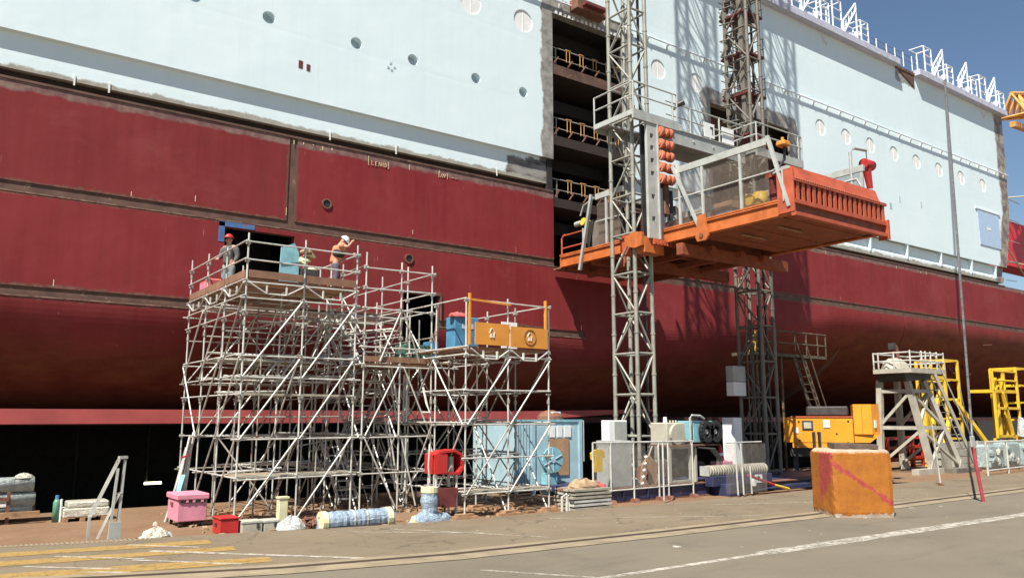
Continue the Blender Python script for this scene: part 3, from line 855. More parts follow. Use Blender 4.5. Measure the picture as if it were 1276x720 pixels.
LET = [(0, 0, 0, 1.3), (0, 0, .15, 0), (.5, 0.1, .5, .7), (.5, .1, .8, .1), (1.1, .1, 1.1, .7), (1.1, .7, 1.35, .7), (1.1, .4, 1.3, .4), (1.1, .1, 1.35, .1),
       (1.65, .1, 1.65, .7), (1.65, .7, 2, .1), (2, .1, 2, .7), (2.3, .1, 2.3, .7), (2.6, .1, 2.6, .7), (2.6, .7, 2.85, .55), (2.85, .55, 2.85, .25), (2.85, .25, 2.6, .1), (3.2, 0, 3.2, 1.0), (3.05, 0, 3.2, 0)]
chalk(LET, 13.05, 12.22, 0.27)
chalk([(0, 0, 0, .9), (.3, .1, .6, .7), (.6, .1, .9, .7), (.9, .1, 1.2, .7), (1.5, 0, 1.5, .9), (2.3, .4, 2.7, .4), (2.9, .4, 3.2, .4)], 16.2, 12.28, 0.27)
tk = MB()
rr = random.Random(3)
for i in range(16):
    X = rr.uniform(1, 60); z = rr.choice((9.6, 9.75, 6.5, 12.35))
    tk.box((X, HY - 0.008, z), (X + 0.02, HY - 0.002, z + rr.uniform(0.10, 0.32)))
for i in range(5):
    X = 10.05 + i * 0.37
    tk.box((X, HY - 0.012, 12.44 + 0.05 * (i % 3)), (X + 0.03, HY - 0.004, 12.58))
tk.build('chalk_ticks', 'pale_foam', ship, kind='stuff')
# pale blue side door near the stern with its plate
dr = MB().box((63.9, HY - 0.05, 15.6), (67.4, HY - 0.02, 18.3)).build('side_door', 'door_blue', ship, bevel=0.01)
MB().box((65.3, HY - 0.065, 16.9), (65.85, HY - 0.052, 17.08)).build('door_plate', 'white_paint', dr)
MB().bar((63.6, HY - 0.04, 18.42), (67.7, HY - 0.04, 18.42), 0.08, 0.10).build('door_frame', 'rail_white', ship)
MB().tube((63.4, 56.0 - 28, 7.9), (63.4, 27.0, 7.9), 0.02).build('bow_eye', 'rust_steel', ship)
# paint drips under the white strake
dp = MB()
for X in (2.9, 3.9, 11.5, 14.3, 19.2):
    dp.box((X, HY + 0.165, 12.95), (X + 0.05, HY + 0.188, 13.3))
dp.build('paint_drips', 'white_paint', ship)
# stub stays on the bare stern edge
stub = MB()
for z in (13.2, 14.8, 16.5, 18.3, 20.0):
    stub.tube((stern(z) - 0.3, HY - 0.1, z), (stern(z) + 3.5, HY + 0.6, z + 0.35), 0.035, n=6)
stub.build('stay_tubes', 'old_tube', ship)
for X in (60.0, 62.5):
    MB().tube((X, hull_y(X, 6.3) - 0.1, 6.3), (X, hull_y(X, 6.3) - 0.5, 5.7), 0.12).build('lifting_eye', 'rust_steel', ship)

def deck_rack(X, label, two):
    t = thing('deck_rack', (X, HY - 0.2, 27.42), label, 'rack', 'white tubular racks standing along the deck edge')
    y0, y1 = HY - 0.35, HY + 0.7
    r_ = 0.055
    def cage(xa, w, h):
        f = MB()
        for xx in (xa, xa + w):
            f.tube((xx, y0, 27.42), (xx, y0, 27.42 + h), r_, n=6)
        f.path([(xa, y0, 27.42 + h), (xa, y1, 27.42 + h + 0.05), (xa + w, y1, 27.42 + h + 0.05), (xa + w, y0, 27.42 + h)], r_, 6)
        f.tube((xa + w, y1, 27.42), (xa + w, y1, 27.42 + h), r_, n=6)
        for k in range(4):
            z = 27.55 + (h - 0.15) * k / 3
            f.tube((xa, y0, z), (xa + w, y0, z), 0.045, n=6)
        f.build('end_frame', 'rail_white', t)
    if not two: cage(X, 1.0, 2.1)
    cage(X + 3.3, 0.85, 1.55)
    f = MB()
    yy = y0 + 0.05
    f.tube((X + 1.3, yy, 27.5), (X + 2.9, yy, 29.6), 0.07, n=6); f.tube((X + 2.9, yy, 29.6), (X + 2.9, yy, 27.45), 0.06, n=6)
    f.tube((X + 1.3, yy, 27.5), (X + 1.3, yy, 28.35), 0.06, n=6); f.tube((X + 1.3, yy, 28.35), (X + 2.9, yy, 30.05), 0.06, n=6); f.tube((X + 2.9, yy, 29.6), (X + 2.9, yy, 30.05), 0.06, n=6)
    for k in range(4):
        z = 27.9 + k * 0.5; x_ = X + 1.3 + (z - 27.5) * 0.76
        f.tube((x_, yy, z), (x_, yy, z + 0.6), 0.045, n=6)
    f.build('sloping_ladder', 'rail_white', t)
    f = MB(); f.box((X + 1.5, y0 + 0.1, 27.45), (X + 3.2, y1, 27.8)); f.box((X + 2.9, y0, 27.8), (X + 3.3, y1 - 0.3, 28.1))
    f.build('cradle', 'rail_white', t)
for X, lb, tw in ((37.6, 'white tubular rack at the deck edge beside the brown mast, first from the left', 0), (40.7, 'white tubular rack with a single end cage, just right of the brown mast', 1),
              (45.3, 'white tubular rack on the deck edge midway between brown mast and primed notch', 0), (57.0, 'white tubular rack on the deck edge where the hanging cable begins', 0),
              (60.8, 'white tubular rack with a single end cage, second from the stern corner', 1), (65.6, 'white tubular rack on the deck edge at the stern corner, nearest the yellow crane', 0)):
    deck_rack(X, lb, tw)
t = thing('deck_railing', (50, HY, 27.42), 'thin wire guard railing on the deck edge by the brown primed notch', 'railing')
for X in (50.9, 52.2, 53.3, 54.4, 55.6, 56.4):
    pipe('post', t, (X, HY - 0.1, 27.3), (X, HY - 0.1, 28.4), 0.04, 'rail_white')
for z in (27.9, 28.3):
    pipe('wire', t, (50.2, HY - 0.1, z), (57, HY - 0.1, z), 0.015, 'cable_steel')

# ------------------------------------------------------------------ twin hoist masts
MX, MY = 0.85, 1.2
def mast(x0, label, mat, dark=False):
    y0 = 21.1
    t = thing('hoist_mast', (x0 + MX / 2, y0 + MY / 2, 0.3), label, 'mast', 'lattice masts of the platform hoist')
    H_ = 52.0
    cs = [(x0, y0), (x0 + MX, y0), (x0 + MX, y0 + MY), (x0, y0 + MY)]
    for cx, cy in cs:
        pipe('leg', t, (cx, cy, 0.3), (cx, cy, H_), 0.078, mat)
    rings = MB()
    bay = 1.508
    n = int((H_ - 0.3) / bay)
    for k in range(n + 1):
        z = 0.42 + k * bay
        for i in range(4):
            a, b2 = cs[i], cs[(i + 1) % 4]
            pipe('strut', t, (a[0], a[1], z), (b2[0], b2[1], z), 0.045, mat)
            if k < n:
                if (k + (i % 2)) % 2 == 0:
                    pipe('diagonal', t, (a[0], a[1], z), (b2[0], b2[1], z + bay), 0.038, mat)
                else:
                    pipe('diagonal', t, (b2[0], b2[1], z), (a[0], a[1], z + bay), 0.038, mat)
        for cx, cy in cs:
            rings.tube((cx, cy, z + 0.72), (cx, cy, z + 0.79), 0.095, n=8)
    rings.build('leg_joints', mat, t, kind='stuff')
    # toothed rack and the power cable running down it
    MB().box((x0 + MX + 0.02, y0 + 0.38, 0.4), (x0 + MX + 0.10, y0 + 0.46, H_)).build('gear_rack', 'dark_steel', t)
    pipe('power_cable', t, (x0 + MX * 0.6, y0 + 0.5, 0.4), (x0 + MX * 0.6, y0 + 0.5, 26), 0.05, 'dark_steel')
    return t
m1 = mast(21.0, 'pale grey lattice hoist mast beside the roller stack, nearer the scaffold', 'mast_grey')
m2 = mast(28.33, 'brown lattice hoist mast with red landings up its side, nearer the orange generator', 'mast_brown')
# clutter of the brown mast: ladder, cable guide, red landings with rails
lx, ly = 28.75, 22.05
for dx in (-0.2, 0.2):
    pipe('ladder_rail', m2, (lx + dx, ly, 0.5), (lx + dx, ly, 30), 0.03, 'mast_brown')
rg = MB(); z = 9.0
while z < 30:
    rg.tube((lx - 0.2, ly, z), (lx + 0.2, ly, z), 0.018, n=6); z += 0.3
rg.build('rungs', 'mast_brown', m2, kind='stuff')
for k in range(8):
    z = 15.0 + k * 1.95
    MB().box((28.5, 21.35, z), (29.9, 22.75, z + 0.09)).build('landing', 'dark_red', m2)
    rl = MB()
    for (a, b2) in (((29.9, 21.35), (29.9, 22.75)), ((28.5, 22.75), (29.9, 22.75))):
        for h in (0.5, 1.0):
            rl.tube((a[0], a[1], z + h), (b2[0], b2[1], z + h), 0.022, n=6)
    for a in ((29.9, 21.4), (29.9, 22.1), (29.9, 22.75), (29.2, 22.75)):
        rl.tube((a[0], a[1], z), (a[0], a[1], z + 1.0), 0.025, n=6)
    rl.build('landing_rail', 'mast_brown', m2)
    MB().bar((28.5, 22.6, z + 0.1), (29.6, 22.6, z + 1.95), 0.07, 0.32).build('stair_flight', 'mast_brown', m2)
cg = MB(); z = 9
while z < 30:
    cg.box((28.2, 22.1, z), (28.27, 22.3, z + 0.3)); cg.tube((28.15, 21.6, z + 0.4), (28.1, 22.4, z + 0.5), 0.03, n=6); cg.tube((28.2, 22.2, z), (28.2, 22.2, z + 0.8), 0.04, n=6); z += 0.78
cg.build('cable_guides', 'mast_brown', m2, kind='stuff')
MB().box((28.55, 21.5, 15.0), (28.75, 21.7, 30)).build('service_duct', 'mast_brown', m2)

# ------------------------------------------------------------------ tie bridge with collars between the masts
t = thing('tie_bridge', (25.5, 21.6, 13.4), 'grey steel walkway bridge joining the two masts, with railed collars', 'walkway')
BZ = 13.98
def collar(x0, x1, y0, y1, z):
    MB().box((x0, y0, z - 0.36), (x1, y0 + 0.09, z)).build('collar_beam', 'grey_steel', t)
    MB().box((x0, y0 + 0.09, z - 0.2), (x0 + 0.09, y1, z)).build('collar_beam', 'grey_steel', t)
    MB().box((x1 - 0.09, y0 + 0.09, z - 0.3), (x1, y1, z)).build('collar_beam', 'grey_steel', t)
    MB().box((x0 + 0.09, y1 - 0.09, z - 0.3), (x1 - 0.09, y1, z)).build('collar_beam', 'grey_steel', t)
    MB().box((x0 + 0.1, y0 + 0.1, z - 0.1), (x1 - 0.1, y0 + 0.62, z - 0.03)).build('collar_floor', 'grey_steel', t)
    MB().box((x0 + 0.1, y1 - 0.55, z - 0.1), (x1 - 0.1, y1 - 0.1, z - 0.03)).build('collar_floor', 'grey_steel', t)
    pts = [(x0 + 0.03, y1), (x0 + 0.03, y0 + 0.03), (x1 - 0.05, y0 + 0.03)]
    for h in (0.58, 1.1):
        r_ = MB()
        r_.path([(p[0], p[1], z + h) for p in pts], 0.032, 6)
        r_.build('guard_rail', 'grey_steel', t)
    for a in ((x0 + 0.03, y1 - 0.02), (x0 + 0.03, y0 + 0.03), (x1 - 0.3, y0 + 0.03), (x1 - 0.05, y0 + 0.03)):
        pipe('rail_post', t, (a[0], a[1], z - 0.1), (a[0], a[1], z + 1.1), 0.035, 'grey_steel')
collar(20.4, 22.85, 20.38, 22.6, BZ)
collar(27.7, 31.0, 20.38, 22.9, BZ)
MB().box((22.86, 21.0, 13.38), (27.68, 21.14, 13.98)).build('bridge_beam', 'grey_steel', t)
MB().box((22.86, 22.3, 13.38), (27.68, 22.44, 13.98)).build('bridge_beam', 'grey_steel', t)
MB().box((22.86, 21.14, 13.80), (27.68, 22.3, 13.87)).build('bridge_floor', 'grey_steel', t)
MB().bar((22.9, 21.08, 13.97), (27.68, 21.08, 13.97), 0.26, 0.03).build('beam_flange', 'grey_steel', t)
bo = MB()
for X in (23.2, 24.4, 25.6, 26.8):
    bo.tube((X, 20.97, 13.68), (X, 21.0, 13.68), 0.045, n=8)
bo.build('bolts', 'galvanised', t, kind='stuff')
for h in (0.55, 1.1):
    pipe('guard_rail', t, (22.85, 21.05, BZ + h), (27.7, 21.05, BZ + h), 0.03, 'grey_steel')
for X in (24.3, 26.1):
    pipe('rail_post', t, (X, 21.05, BZ), (X, 21.05, BZ + 1.1), 0.04, 'grey_steel')
box('tarp_panel', t, (23.6, 21.5, BZ), (24.3, 21.56, BZ + 0.55), 'clear_wrap')
sg = box('notice_board', t, (25.1, 21.02, BZ + 0.1), (25.75, 21.04, BZ + 0.72), 'white_paint')
MB().box((25.48, 21.005, BZ + 0.5), (25.66, 21.019, BZ + 0.58)).build('notice_mark', 'dark_steel', sg)
MB().box((25.60, 21.005, BZ + 0.25), (25.64, 21.019, BZ + 0.5)).build('notice_mark', 'dark_steel', sg)
box('notice_board', t, (26.35, 21.1, BZ + 0.12), (27.1, 21.13, BZ + 0.8), 'white_paint')
fl_ = MB(); fl_.tube((23.35, 20.95, BZ + 0.98), (23.6, 20.75, BZ + 1.12), 0.1, 0.13, 10); fl_.tube((23.35, 20.95, BZ + 0.98), (23.3, 21.0, BZ + 0.8), 0.04)
fl_.build('floodlight', 'dark_steel', t)

# drive housing beside the pale mast with square holes and orange rollers
t = thing('drive_housing', (21.7, 20.7, 9.1), 'tall pale grey hoist drive housing with square holes down its face', 'machine housing')
hs = MB()
X0, X1, Y0, Y1, Z0, Z1 = 21.12, 21.62, 20.42, 20.55, 9.15, 13.62
holes = [9.9, 10.75, 11.65, 12.15, 12.65, 13.12]
zc = Z0
hw = 0.09
for hz in holes:
    hs.box((X0, Y0, zc), (X1, Y1, hz - hw)); hs.box((X0, Y0, hz - hw), (X0 + 0.16, Y1, hz + hw)); hs.box((X0 + 0.16 + 0.18, Y0, hz - hw), (X1, Y1, hz + hw)); zc = hz + hw
hs.box((X0, Y0, zc), (X1, Y1, Z1))
hs.build('perforated_face', 'grey_steel', t)
box('backing_plate', t, (X0, Y1 + 0.2, Z0), (X1, Y1 + 0.25, Z1), 'dark_steel')
box('side_plate', t, (X1 + 0.003, Y0 - 0.06, Z0), (X1 + 0.06, Y1 + 0.7, Z1), 'grey_steel')
box('motor_box', t, (21.70, 20.52, 9.15), (22.0, 21.0, 11.2), 'grey_steel', bevel=0.015)
box('motor_box', t, (22.0, 20.6, 9.15), (22.15, 21.0, 11.0), 'grey_steel', bevel=0.015)
box('gear_column', t, (22.06, 20.5, 10.2), (22.32, 20.9, 11.55), 'rust_steel', bevel=0.02)
hh = MB()
for i in range(5):
    hh.path([(22.3 + 0.07 * i, 20.6, 11.2), (22.42 + 0.03 * i, 20.55, 10.6 - 0.05 * i), (22.36 + 0.05 * i, 20.6, 9.9), (22.3 + 0.05 * i, 20.7, 9.2)], 0.03, 6)
hh.build('hoses', 'dark_steel', t, kind='stuff')
MB().tube((22.7, 20.55, 10.45), (22.7, 20.85, 10.45), 0.18, n=12).build('cable_reel', 'dark_steel', t)
for k, z in enumerate((11.5, 11.96, 12.42, 12.88, 13.36)):
    r_ = thing('guide_roller', (21.9, 20.5, z - 0.2), 'orange spool roller on the drive housing, %s' % ('lowest of five', 'second from the bottom of five', 'middle one of five', 'second from the top of five', 'topmost of five')[k], 'roller', 'orange guide rollers stacked beside the pale mast')
    for i, X in enumerate((21.70, 21.98, 22.20)):
        MB().tube((X, 20.36, z), (X + 0.16, 20.36, z), 0.19 if i != 1 else 0.17, n=14).build('spool', 'roller_orange', r_, smooth=True)
    MB().tube((21.66, 20.36, z), (22.46, 20.36, z), 0.10, n=10).build('axle', 'roller_orange', r_, smooth=True)

# ------------------------------------------------------------------ the orange platform
PX0, PX1, PY0, PY1 = 22.0, 27.4, 14.95, 26.7
t = thing('hoist_platform', (24.7, 20.8, 9.0), 'large orange steel loading platform raised on the masts, ribbed end gate outermost', 'platform')
def edge(x, s):
    box('edge_beam', t, (x, PY0, 9.10), (x + 0.10 * s, PY1, 9.56), 'platform_orange')
    box('edge_flange', t, (x - 0.05 * s, PY0 + 0.02, 9.563), (x + 0.16 * s, PY1 - 0.02, 9.62), 'platform_orange')
    MB().tube((x - 0.03 * s, PY0 + 0.1, 9.50), (x - 0.03 * s, PY1 - 0.1, 9.50), 0.035, n=6).build('edge_pipe', 'platform_orange', t)
    box('edge_flange', t, (x - 0.04 * s, PY0 + 0.01, 9.07), (x + 0.2 * s, PY1 - 0.01, 9.098), 'platform_orange')
edge(PX0, 1); edge(PX1, -1)
box('deck_plate', t, (PX0 + 0.11, PY0 + 0.1, 9.40), (PX1 - 0.11, PY1, 9.46), 'dark_steel')
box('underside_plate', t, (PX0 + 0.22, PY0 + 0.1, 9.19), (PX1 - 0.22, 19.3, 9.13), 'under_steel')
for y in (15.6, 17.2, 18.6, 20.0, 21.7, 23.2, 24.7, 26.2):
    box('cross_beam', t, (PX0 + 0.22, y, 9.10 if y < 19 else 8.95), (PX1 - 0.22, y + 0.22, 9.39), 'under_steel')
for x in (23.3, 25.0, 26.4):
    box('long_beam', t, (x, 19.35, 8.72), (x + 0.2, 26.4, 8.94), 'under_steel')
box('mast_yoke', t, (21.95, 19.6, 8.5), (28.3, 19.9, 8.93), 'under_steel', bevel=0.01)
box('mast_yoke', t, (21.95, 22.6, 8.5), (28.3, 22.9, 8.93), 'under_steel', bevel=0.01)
for y in (16.4, 17.9):
    MB().bar((23.2, y, 9.07), (24.6, y, 9.07), 0.08, 0.05).build('skid_strip', 'wood', t)
# end gate
g = MB(); g.box((PX0 - 0.06, PY0 - 0.16, 8.98), (PX1 + 0.04, PY0 + 0.02, 9.10)); g.build('gate_sill', 'gate_orange', t)
box('gate_sill_plate', t, (PX0, PY0 - 0.02, 9.11), (PX1, PY0 + 0.05, 9.38), 'rust_steel')
box('gate_lower_rail', t, (PX0 - 0.06, PY0 - 0.14, 9.39), (PX1 + 0.05, PY0 + 0.05, 9.52), 'gate_orange')
box('gate_upper_rail', t, (PX0 - 0.06, PY0 - 0.14, 10.12), (PX1 + 0.08, PY0 + 0.06, 10.22), 'gate_orange')
box('gate_backing', t, (PX0 + 0.02, PY0 + 0.10, 9.52), (PX1 - 0.02, PY0 + 0.13, 10.12), 'rust_steel')
for i in range(18):
    x = PX0 + 0.12 + i * (PX1 - PX0 - 0.3) / 17
    MB().prism([(x, PY0 - 0.10), (x + 0.15, PY0 - 0.10), (x + 0.15, PY0 + 0.06), (x + 0.11, PY0 + 0.06), (x + 0.11, PY0 - 0.06), (x, PY0 - 0.06)], 'z', 9.525, 10.115).build('rib', 'gate_orange', t)
MB().add([(PX0 - 0.05, PY0 - 0.13, 10.22), (PX1 - 0.35, PY0 - 0.13, 10.22), (PX1 - 0.35, PY0 + 0.02, 10.66), (PX0 + 0.05, PY0 + 0.02, 10.66),
          (PX0 - 0.05, PY0 - 0.09, 10.22), (PX1 - 0.35, PY0 - 0.09, 10.22), (PX1 - 0.35, PY0 + 0.06, 10.66), (PX0 + 0.05, PY0 + 0.06, 10.66)],
         [(0, 1, 2, 3), (7, 6, 5, 4), (0, 4, 5, 1), (1, 5, 6, 2), (2, 6, 7, 3), (3, 7, 4, 0)]).build('gate_flap', 'gate_orange', t)
pn = MB()
for i in range(40):
    x = PX0 + 0.05 + i * (PX1 - PX0 - 0.5) / 39
    pn.box((x, PY0 - 0.155, 10.20), (x + 0.06, PY0 - 0.131, 10.245))
pn.build('gate_rivets', 'roller_orange', t, kind='stuff')
box('gate_side_plate', t, (PX1 - 0.02, PY0 - 0.2, 8.9), (PX1 + 0.08, PY0 + 0.2, 9.6), 'gate_orange')
box('gate_side_plate', t, (PX0 - 0.08, PY0 - 0.12, 9.11), (PX0 - 0.02, PY0 + 0.5, 10.5), 'gate_orange')
pipe('gate_handle', t, (PX0 - 0.1, PY0 + 0.25, 9.5), (PX0 - 0.1, PY0 + 0.25, 10.55), 0.03, 'grey_steel')
pipe('gate_handle', t, (PX0 - 0.1, PY0 + 0.25, 10.55), (PX0 - 0.1, PY0 + 0.6, 10.5), 0.03, 'grey_steel')
# guard rails on both sides
for x in (PX0 + 0.04, PX1 - 0.04):
    near = x < 25
    segs = ((15.75, 20.0), (22.7, 24.35)) if near else ((15.5, 20.2), (22.6, 26.0))
    for a, b2 in segs:
        MB().bar((x, a, 11.72), (x, b2, 11.72), 0.10, 0.24).build('top_rail', 'grey_steel', t)
        pipe('mid_rail', t, (x, a - 0.35 if near and a < 20 else a, 10.65), (x, b2, 10.65), 0.035, 'grey_steel')
    for y in ((16.95, 18.63, 19.72, 23.72) if near else (15.6, 17.3, 19.0, 23.0, 25.5)):
        MB().bar((x, y, 9.6), (x, y, 11.62), 0.10, 0.07).build('rail_post', 'grey_steel', t)
    for a, b2 in segs:
        box('mesh_panel', t, (x + 0.05, a + 0.1, 9.63), (x + 0.056, b2, 11.6), 'wire_mesh')
for p, q, w in (((21.93, 15.72, 11.85), (21.93, 15.02, 9.3), 0.11), ((21.93, 19.95, 11.9), (21.93, 18.75, 9.3), 0.10), ((21.93, 24.5, 11.85), (21.93, 25.3, 8.75), 0.12)):
    MB().bar(p, q, w).build('tension_brace', 'grey_steel', t)
MB().path([(22.0, 24.4, 11.7), (22.0, 25.1, 11.5), (22.0, 25.3, 11.1)], 0.04, 6).build('bent_rail', 'grey_steel', t)
# orange lug and mast carriage
MB().prism([(18.45, 9.75), (18.75, 9.75), (18.88, 8.95), (18.8, 8.8), (18.4, 8.8), (18.3, 8.95)], 'x', 21.84, 21.92).build('lug_plate', 'platform_orange', t)
MB().tube((21.80, 18.6, 9.0), (21.85, 18.6, 9.0), 0.09, n=10).build('lug_pin', 'rust_steel', t)
MB().prism([(20.5, 9.35), (21.0, 9.42), (21.4, 9.25), (21.4, 8.95), (20.9, 8.8), (20.5, 8.85)], 'x', 20.78, 20.90).build('mast_carriage', 'platform_orange', t)
box('mast_carriage', t, (20.92, 20.5, 8.6), (21.95, 20.95, 9.2), 'platform_orange', bevel=0.02)
box('mast_carriage', t, (21.1, 21.4, 8.7), (21.95, 21.9, 9.5), 'gate_orange', bevel=0.02)
cw = MB()
for i in range(9):
    cw.box((21.3 + i * 0.17, 20.35, 8.93), (21.4 + i * 0.17, 20.45, 9.13))
cw.build('carriage_teeth', 'gate_orange', t)
# orange guard rail at the hull end
for z in (9.9, 10.45):
    pipe('end_rail', t, (22.05, 25.2, z), (22.05, 26.55, z), 0.035, 'gate_orange')
pipe('end_rail', t, (22.05, 26.62, 9.5), (22.05, 26.62, 10.35), 0.04, 'gate_orange')
pipe('end_rail', t, (22.05, 25.2, 9.5), (22.05, 25.2, 10.55), 0.04, 'grey_steel')
pipe('end_rail', t, (22.05, 26.62, 10.35), (22.05, 26.4, 10.5), 0.04, 'gate_orange')
box('landing_flap', t, (22.1, 26.72, 9.05), (27.3, 27.3, 9.12), 'rust_steel')
# things standing on the platform
t = thing('steel_cabinet', (22.7, 23.9, 9.46), 'dark brown grey cabinet on the platform beside the pale mast', 'cabinet')
box('body', t, (22.35, 22.9, 9.46), (23.2, 25.2, 10.9), 'interior', bevel=0.02); box('door', t, (22.30, 23.2, 9.55), (22.345, 24.9, 10.8), 'mast_brown')
t = thing('tool_chest', (23.0, 18.05, 9.46), 'blue metal chest with a brown carton lid on the orange platform', 'chest')
box('body', t, (22.5, 17.75, 9.46), (23.3, 18.45, 9.95), 'blue_box', bevel=0.015); box('lid', t, (22.45, 17.7, 9.955), (23.35, 18.5, 10.2), 'brown_card')
t = thing('small_trolley', (22.8, 19.3, 9.46), 'small tubular trolley with a pale blue tray near the drive housing', 'trolley')
fm = MB(); fm.path([(22.5, 19.5, 9.5), (22.5, 19.5, 10.1), (22.5, 19.0, 10.1), (22.5, 19.0, 9.5)], 0.025, 6); fm.build('handle', 'grey_steel', t); box('tray', t, (22.45, 18.95, 9.55), (23.0, 19.55, 9.75), 'container_blue', bevel=0.02)
t = thing('hydraulic_pump', (22.8, 16.9, 9.46), 'yellow hydraulic pump unit with two drums on a white base', 'pump')
box('base', t, (22.4, 16.5, 9.46), (23.2, 17.6, 9.66), 'white_paint', bevel=0.03)
for y in (16.65, 17.15):
    MB().tube((22.7, y, 9.66), (22.7, y, 10.25), 0.24, n=14).build('drum', 'yellow_paint', t, smooth=True)
MB().tube((22.45, 16.9, 10.0), (22.35, 16.9, 10.0), 0.2, n=12).build('valve_wheel', 'yellow_paint', t)
t = thing('red_locker', (23.2, 15.9, 9.46), 'dull red steel locker just inside the ribbed end gate', 'locker')
box('body', t, (22.5, 15.35, 9.46), (23.6, 16.2, 10.6), 'dark_red', bevel=0.02)
for y in (15.45, 15.85):
    box('door', t, (22.46, y, 9.55), (22.495, y + 0.3, 10.5), 'dark_red', label=None)
box('top_tray', t, (22.45, 15.3, 10.61), (23.6, 16.25, 10.75), 'gate_orange')
t = thing('control_box', (22.4, 15.55, 11.85), 'small orange control box hanging by black cables above the platform corner', 'control box')
box('body', t, (22.25, 15.3, 11.52), (22.62, 15.65, 11.70), 'panel_orange', bevel=0.04)
MB().tube((22.45, 15.5, 11.705), (22.45, 15.5, 11.85), 0.05, n=10).build('knob', 'panel_orange', t)
MB().path([(22.4, 15.4, 11.5), (22.5, 15.5, 11.1), (22.3, 15.6, 10.8), (22.45, 15.7, 10.5)], 0.05, 6).build('cable_bundle', 'black_rubber', t)
t = thing('hose_valve', (22.6, 25.6, 10.4), 'yellow and grey valve head on the platform end by the hull opening', 'valve')
MB().tube((22.5, 25.5, 9.5), (22.5, 25.5, 10.7), 0.14, n=10).build('standpipe', 'dark_steel', t); MB().tube((22.3, 25.5, 10.95), (22.8, 25.5, 10.85), 0.17, n=10).build('valve_body', 'yellow_paint', t); MB().tube((22.6, 25.9, 11.0), (22.6, 26.3, 11.0), 0.12, n=10).build('nozzle', 'grey_steel', t)
# davit with red chain hoist at the outer right corner
t = thing('davit', (27.4, 16.0, 9.5), 'bent grey davit arm at the far corner of the orange platform', 'davit')
MB().path([(27.35, 16.0, 9.5), (27.35, 16.0, 12.45), (27.45, 15.9, 12.6), (28.3, 15.9, 12.68)], 0.06, 8).build('arm', 'grey_steel', t)
MB().path([(27.0, 17.6, 9.6), (27.0, 17.6, 11.1), (27.2, 17.0, 11.3), (27.35, 15.8, 11.35), (27.4, 15.5, 10.7)], 0.05, 6).build('stay', 'grey_steel', t)
t = thing('chain_hoist', (28.3, 15.9, 11.2), 'red electric chain hoist with a red chain bag, hung from the davit', 'hoist')
MB().tube((28.05, 15.9, 12.12), (28.62, 15.9, 12.12), 0.2, n=14).build('motor', 'bright_red', t, smooth=True)
MB().tube((28.3, 15.9, 12.3), (28.3, 15.9, 12.66), 0.02, n=6).build('hook', 'dark_steel', t)
MB().tube((28.25, 15.9, 11.95), (28.4, 15.9, 11.2), 0.16, 0.11, 10).build('chain_bag', 'bright_red', t)

# ------------------------------------------------------------------ scaffolds
def scaffold(t, xs, ys, ztop, xlev, ylev, rails, deck_levels, braces, tmat='galvanised', skip_rail_back=True, zmid=None, jit=0.02):
    J = lambda s=jit: random.uniform(-s, s)
    joints = MB()
    rad = 0.0255
    def mt(front):
        return tmat if front or random.random() < 0.5 else 'old_tube'
    for iy, y in enumerate(ys):
        for ix, x in enumerate(xs):
            edge_ = iy == 0 or ix in (0, len(xs) - 1)
            zt = ztop + J(0.15) if edge_ or iy == len(ys) - 1 else (zmid or ztop - 1.15)
            pipe('standard', t, (x, y, G + 0.02), (x + J(), y + J(), zt), rad, mt(iy == 0 or ix == 0))
            for z in [q for q in sorted(set(xlev + ylev + (rails if edge_ else [])))]:
                joints.box((x - 0.05, y - 0.06, z - 0.05), (x + 0.05, y + 0.06, z + 0.05))
            k = 1.0
            while k < zt - 0.5:
                joints.tube((x, y, k), (x, y, k + 0.12), 0.045, n=6); k += 2.0
            joints.box((x - 0.08, y - 0.08, G), (x + 0.08, y + 0.08, G + 0.02))
    for iy, y in enumerate(ys):
        for z in xlev:
            pipe('ledger', t, (xs[0] - 0.12 + J(0.08), y - 0.05, z + J()), (xs[-1] + 0.12 + J(0.1), y - 0.05, z + J()), 0.021, mt(iy == 0))
    for ix, x in enumerate(xs):
        for z in ylev:
            pipe('transom', t, (x - 0.05, ys[0] - 0.12 + J(0.05), z + 0.05 + J()), (x - 0.05, ys[-1] + 0.1 + J(0.1), z + 0.05 + J()), 0.021, mt(ix == 0))
    for z in rails:
        pipe('guard_rail', t, (xs[0] - 0.08, ys[0] - 0.05, z + J()), (xs[-1] + 0.08, ys[0] - 0.05, z + J()), 0.021, tmat)
        pipe('guard_rail', t, (xs[0] - 0.05, ys[0] - 0.08, z + 0.04), (xs[0] - 0.05, ys[-1] + 0.08, z + 0.04 + J()), 0.021, tmat)
        pipe('guard_rail', t, (xs[-1] + 0.05, ys[0] - 0.08, z + 0.04), (xs[-1] + 0.05, ys[-1] + 0.08, z + 0.04 + J()), 0.021, tmat)
        if not skip_rail_back:
            pipe('guard_rail', t, (xs[0], ys[-1], z), (xs[-1], ys[-1], z), 0.027, tmat)
    for p, q in braces:
        pipe('brace', t, p, q, 0.023, tmat if random.random() < 0.75 else 'old_tube')
    for (z, y0, y1, xa, xb, mt_) in deck_levels:
        y = y0
        while y < y1 - 0.2:
            plank('deck_board', t, (xa + J(0.04), y + 0.14, z + J(0.006)), (xb + J(0.04), y + 0.14, z + J(0.006)), 0.26, 0.05, mt_ if random.random() < 0.8 else 'wood')
            y += 0.30
    joints.build('couplers', 'old_tube', t, kind='stuff')
def truss(t, p, q, drop=0.27):
    p, q = Vector(p), Vector(q); d = q - p
    a = p + d * 0.32 - Vector((0, 0, drop)); b2 = p + d * 0.68 - Vector((0, 0, drop))
    mb = MB(); mb.path([p, a, b2, q], 0.022, 6)
    for c in (a, b2):
        mb.bar(c, c + Vector((0, 0, drop - 0.05)), 0.07, 0.03)
    mb.build('deck_truss', 'galvanised', t)
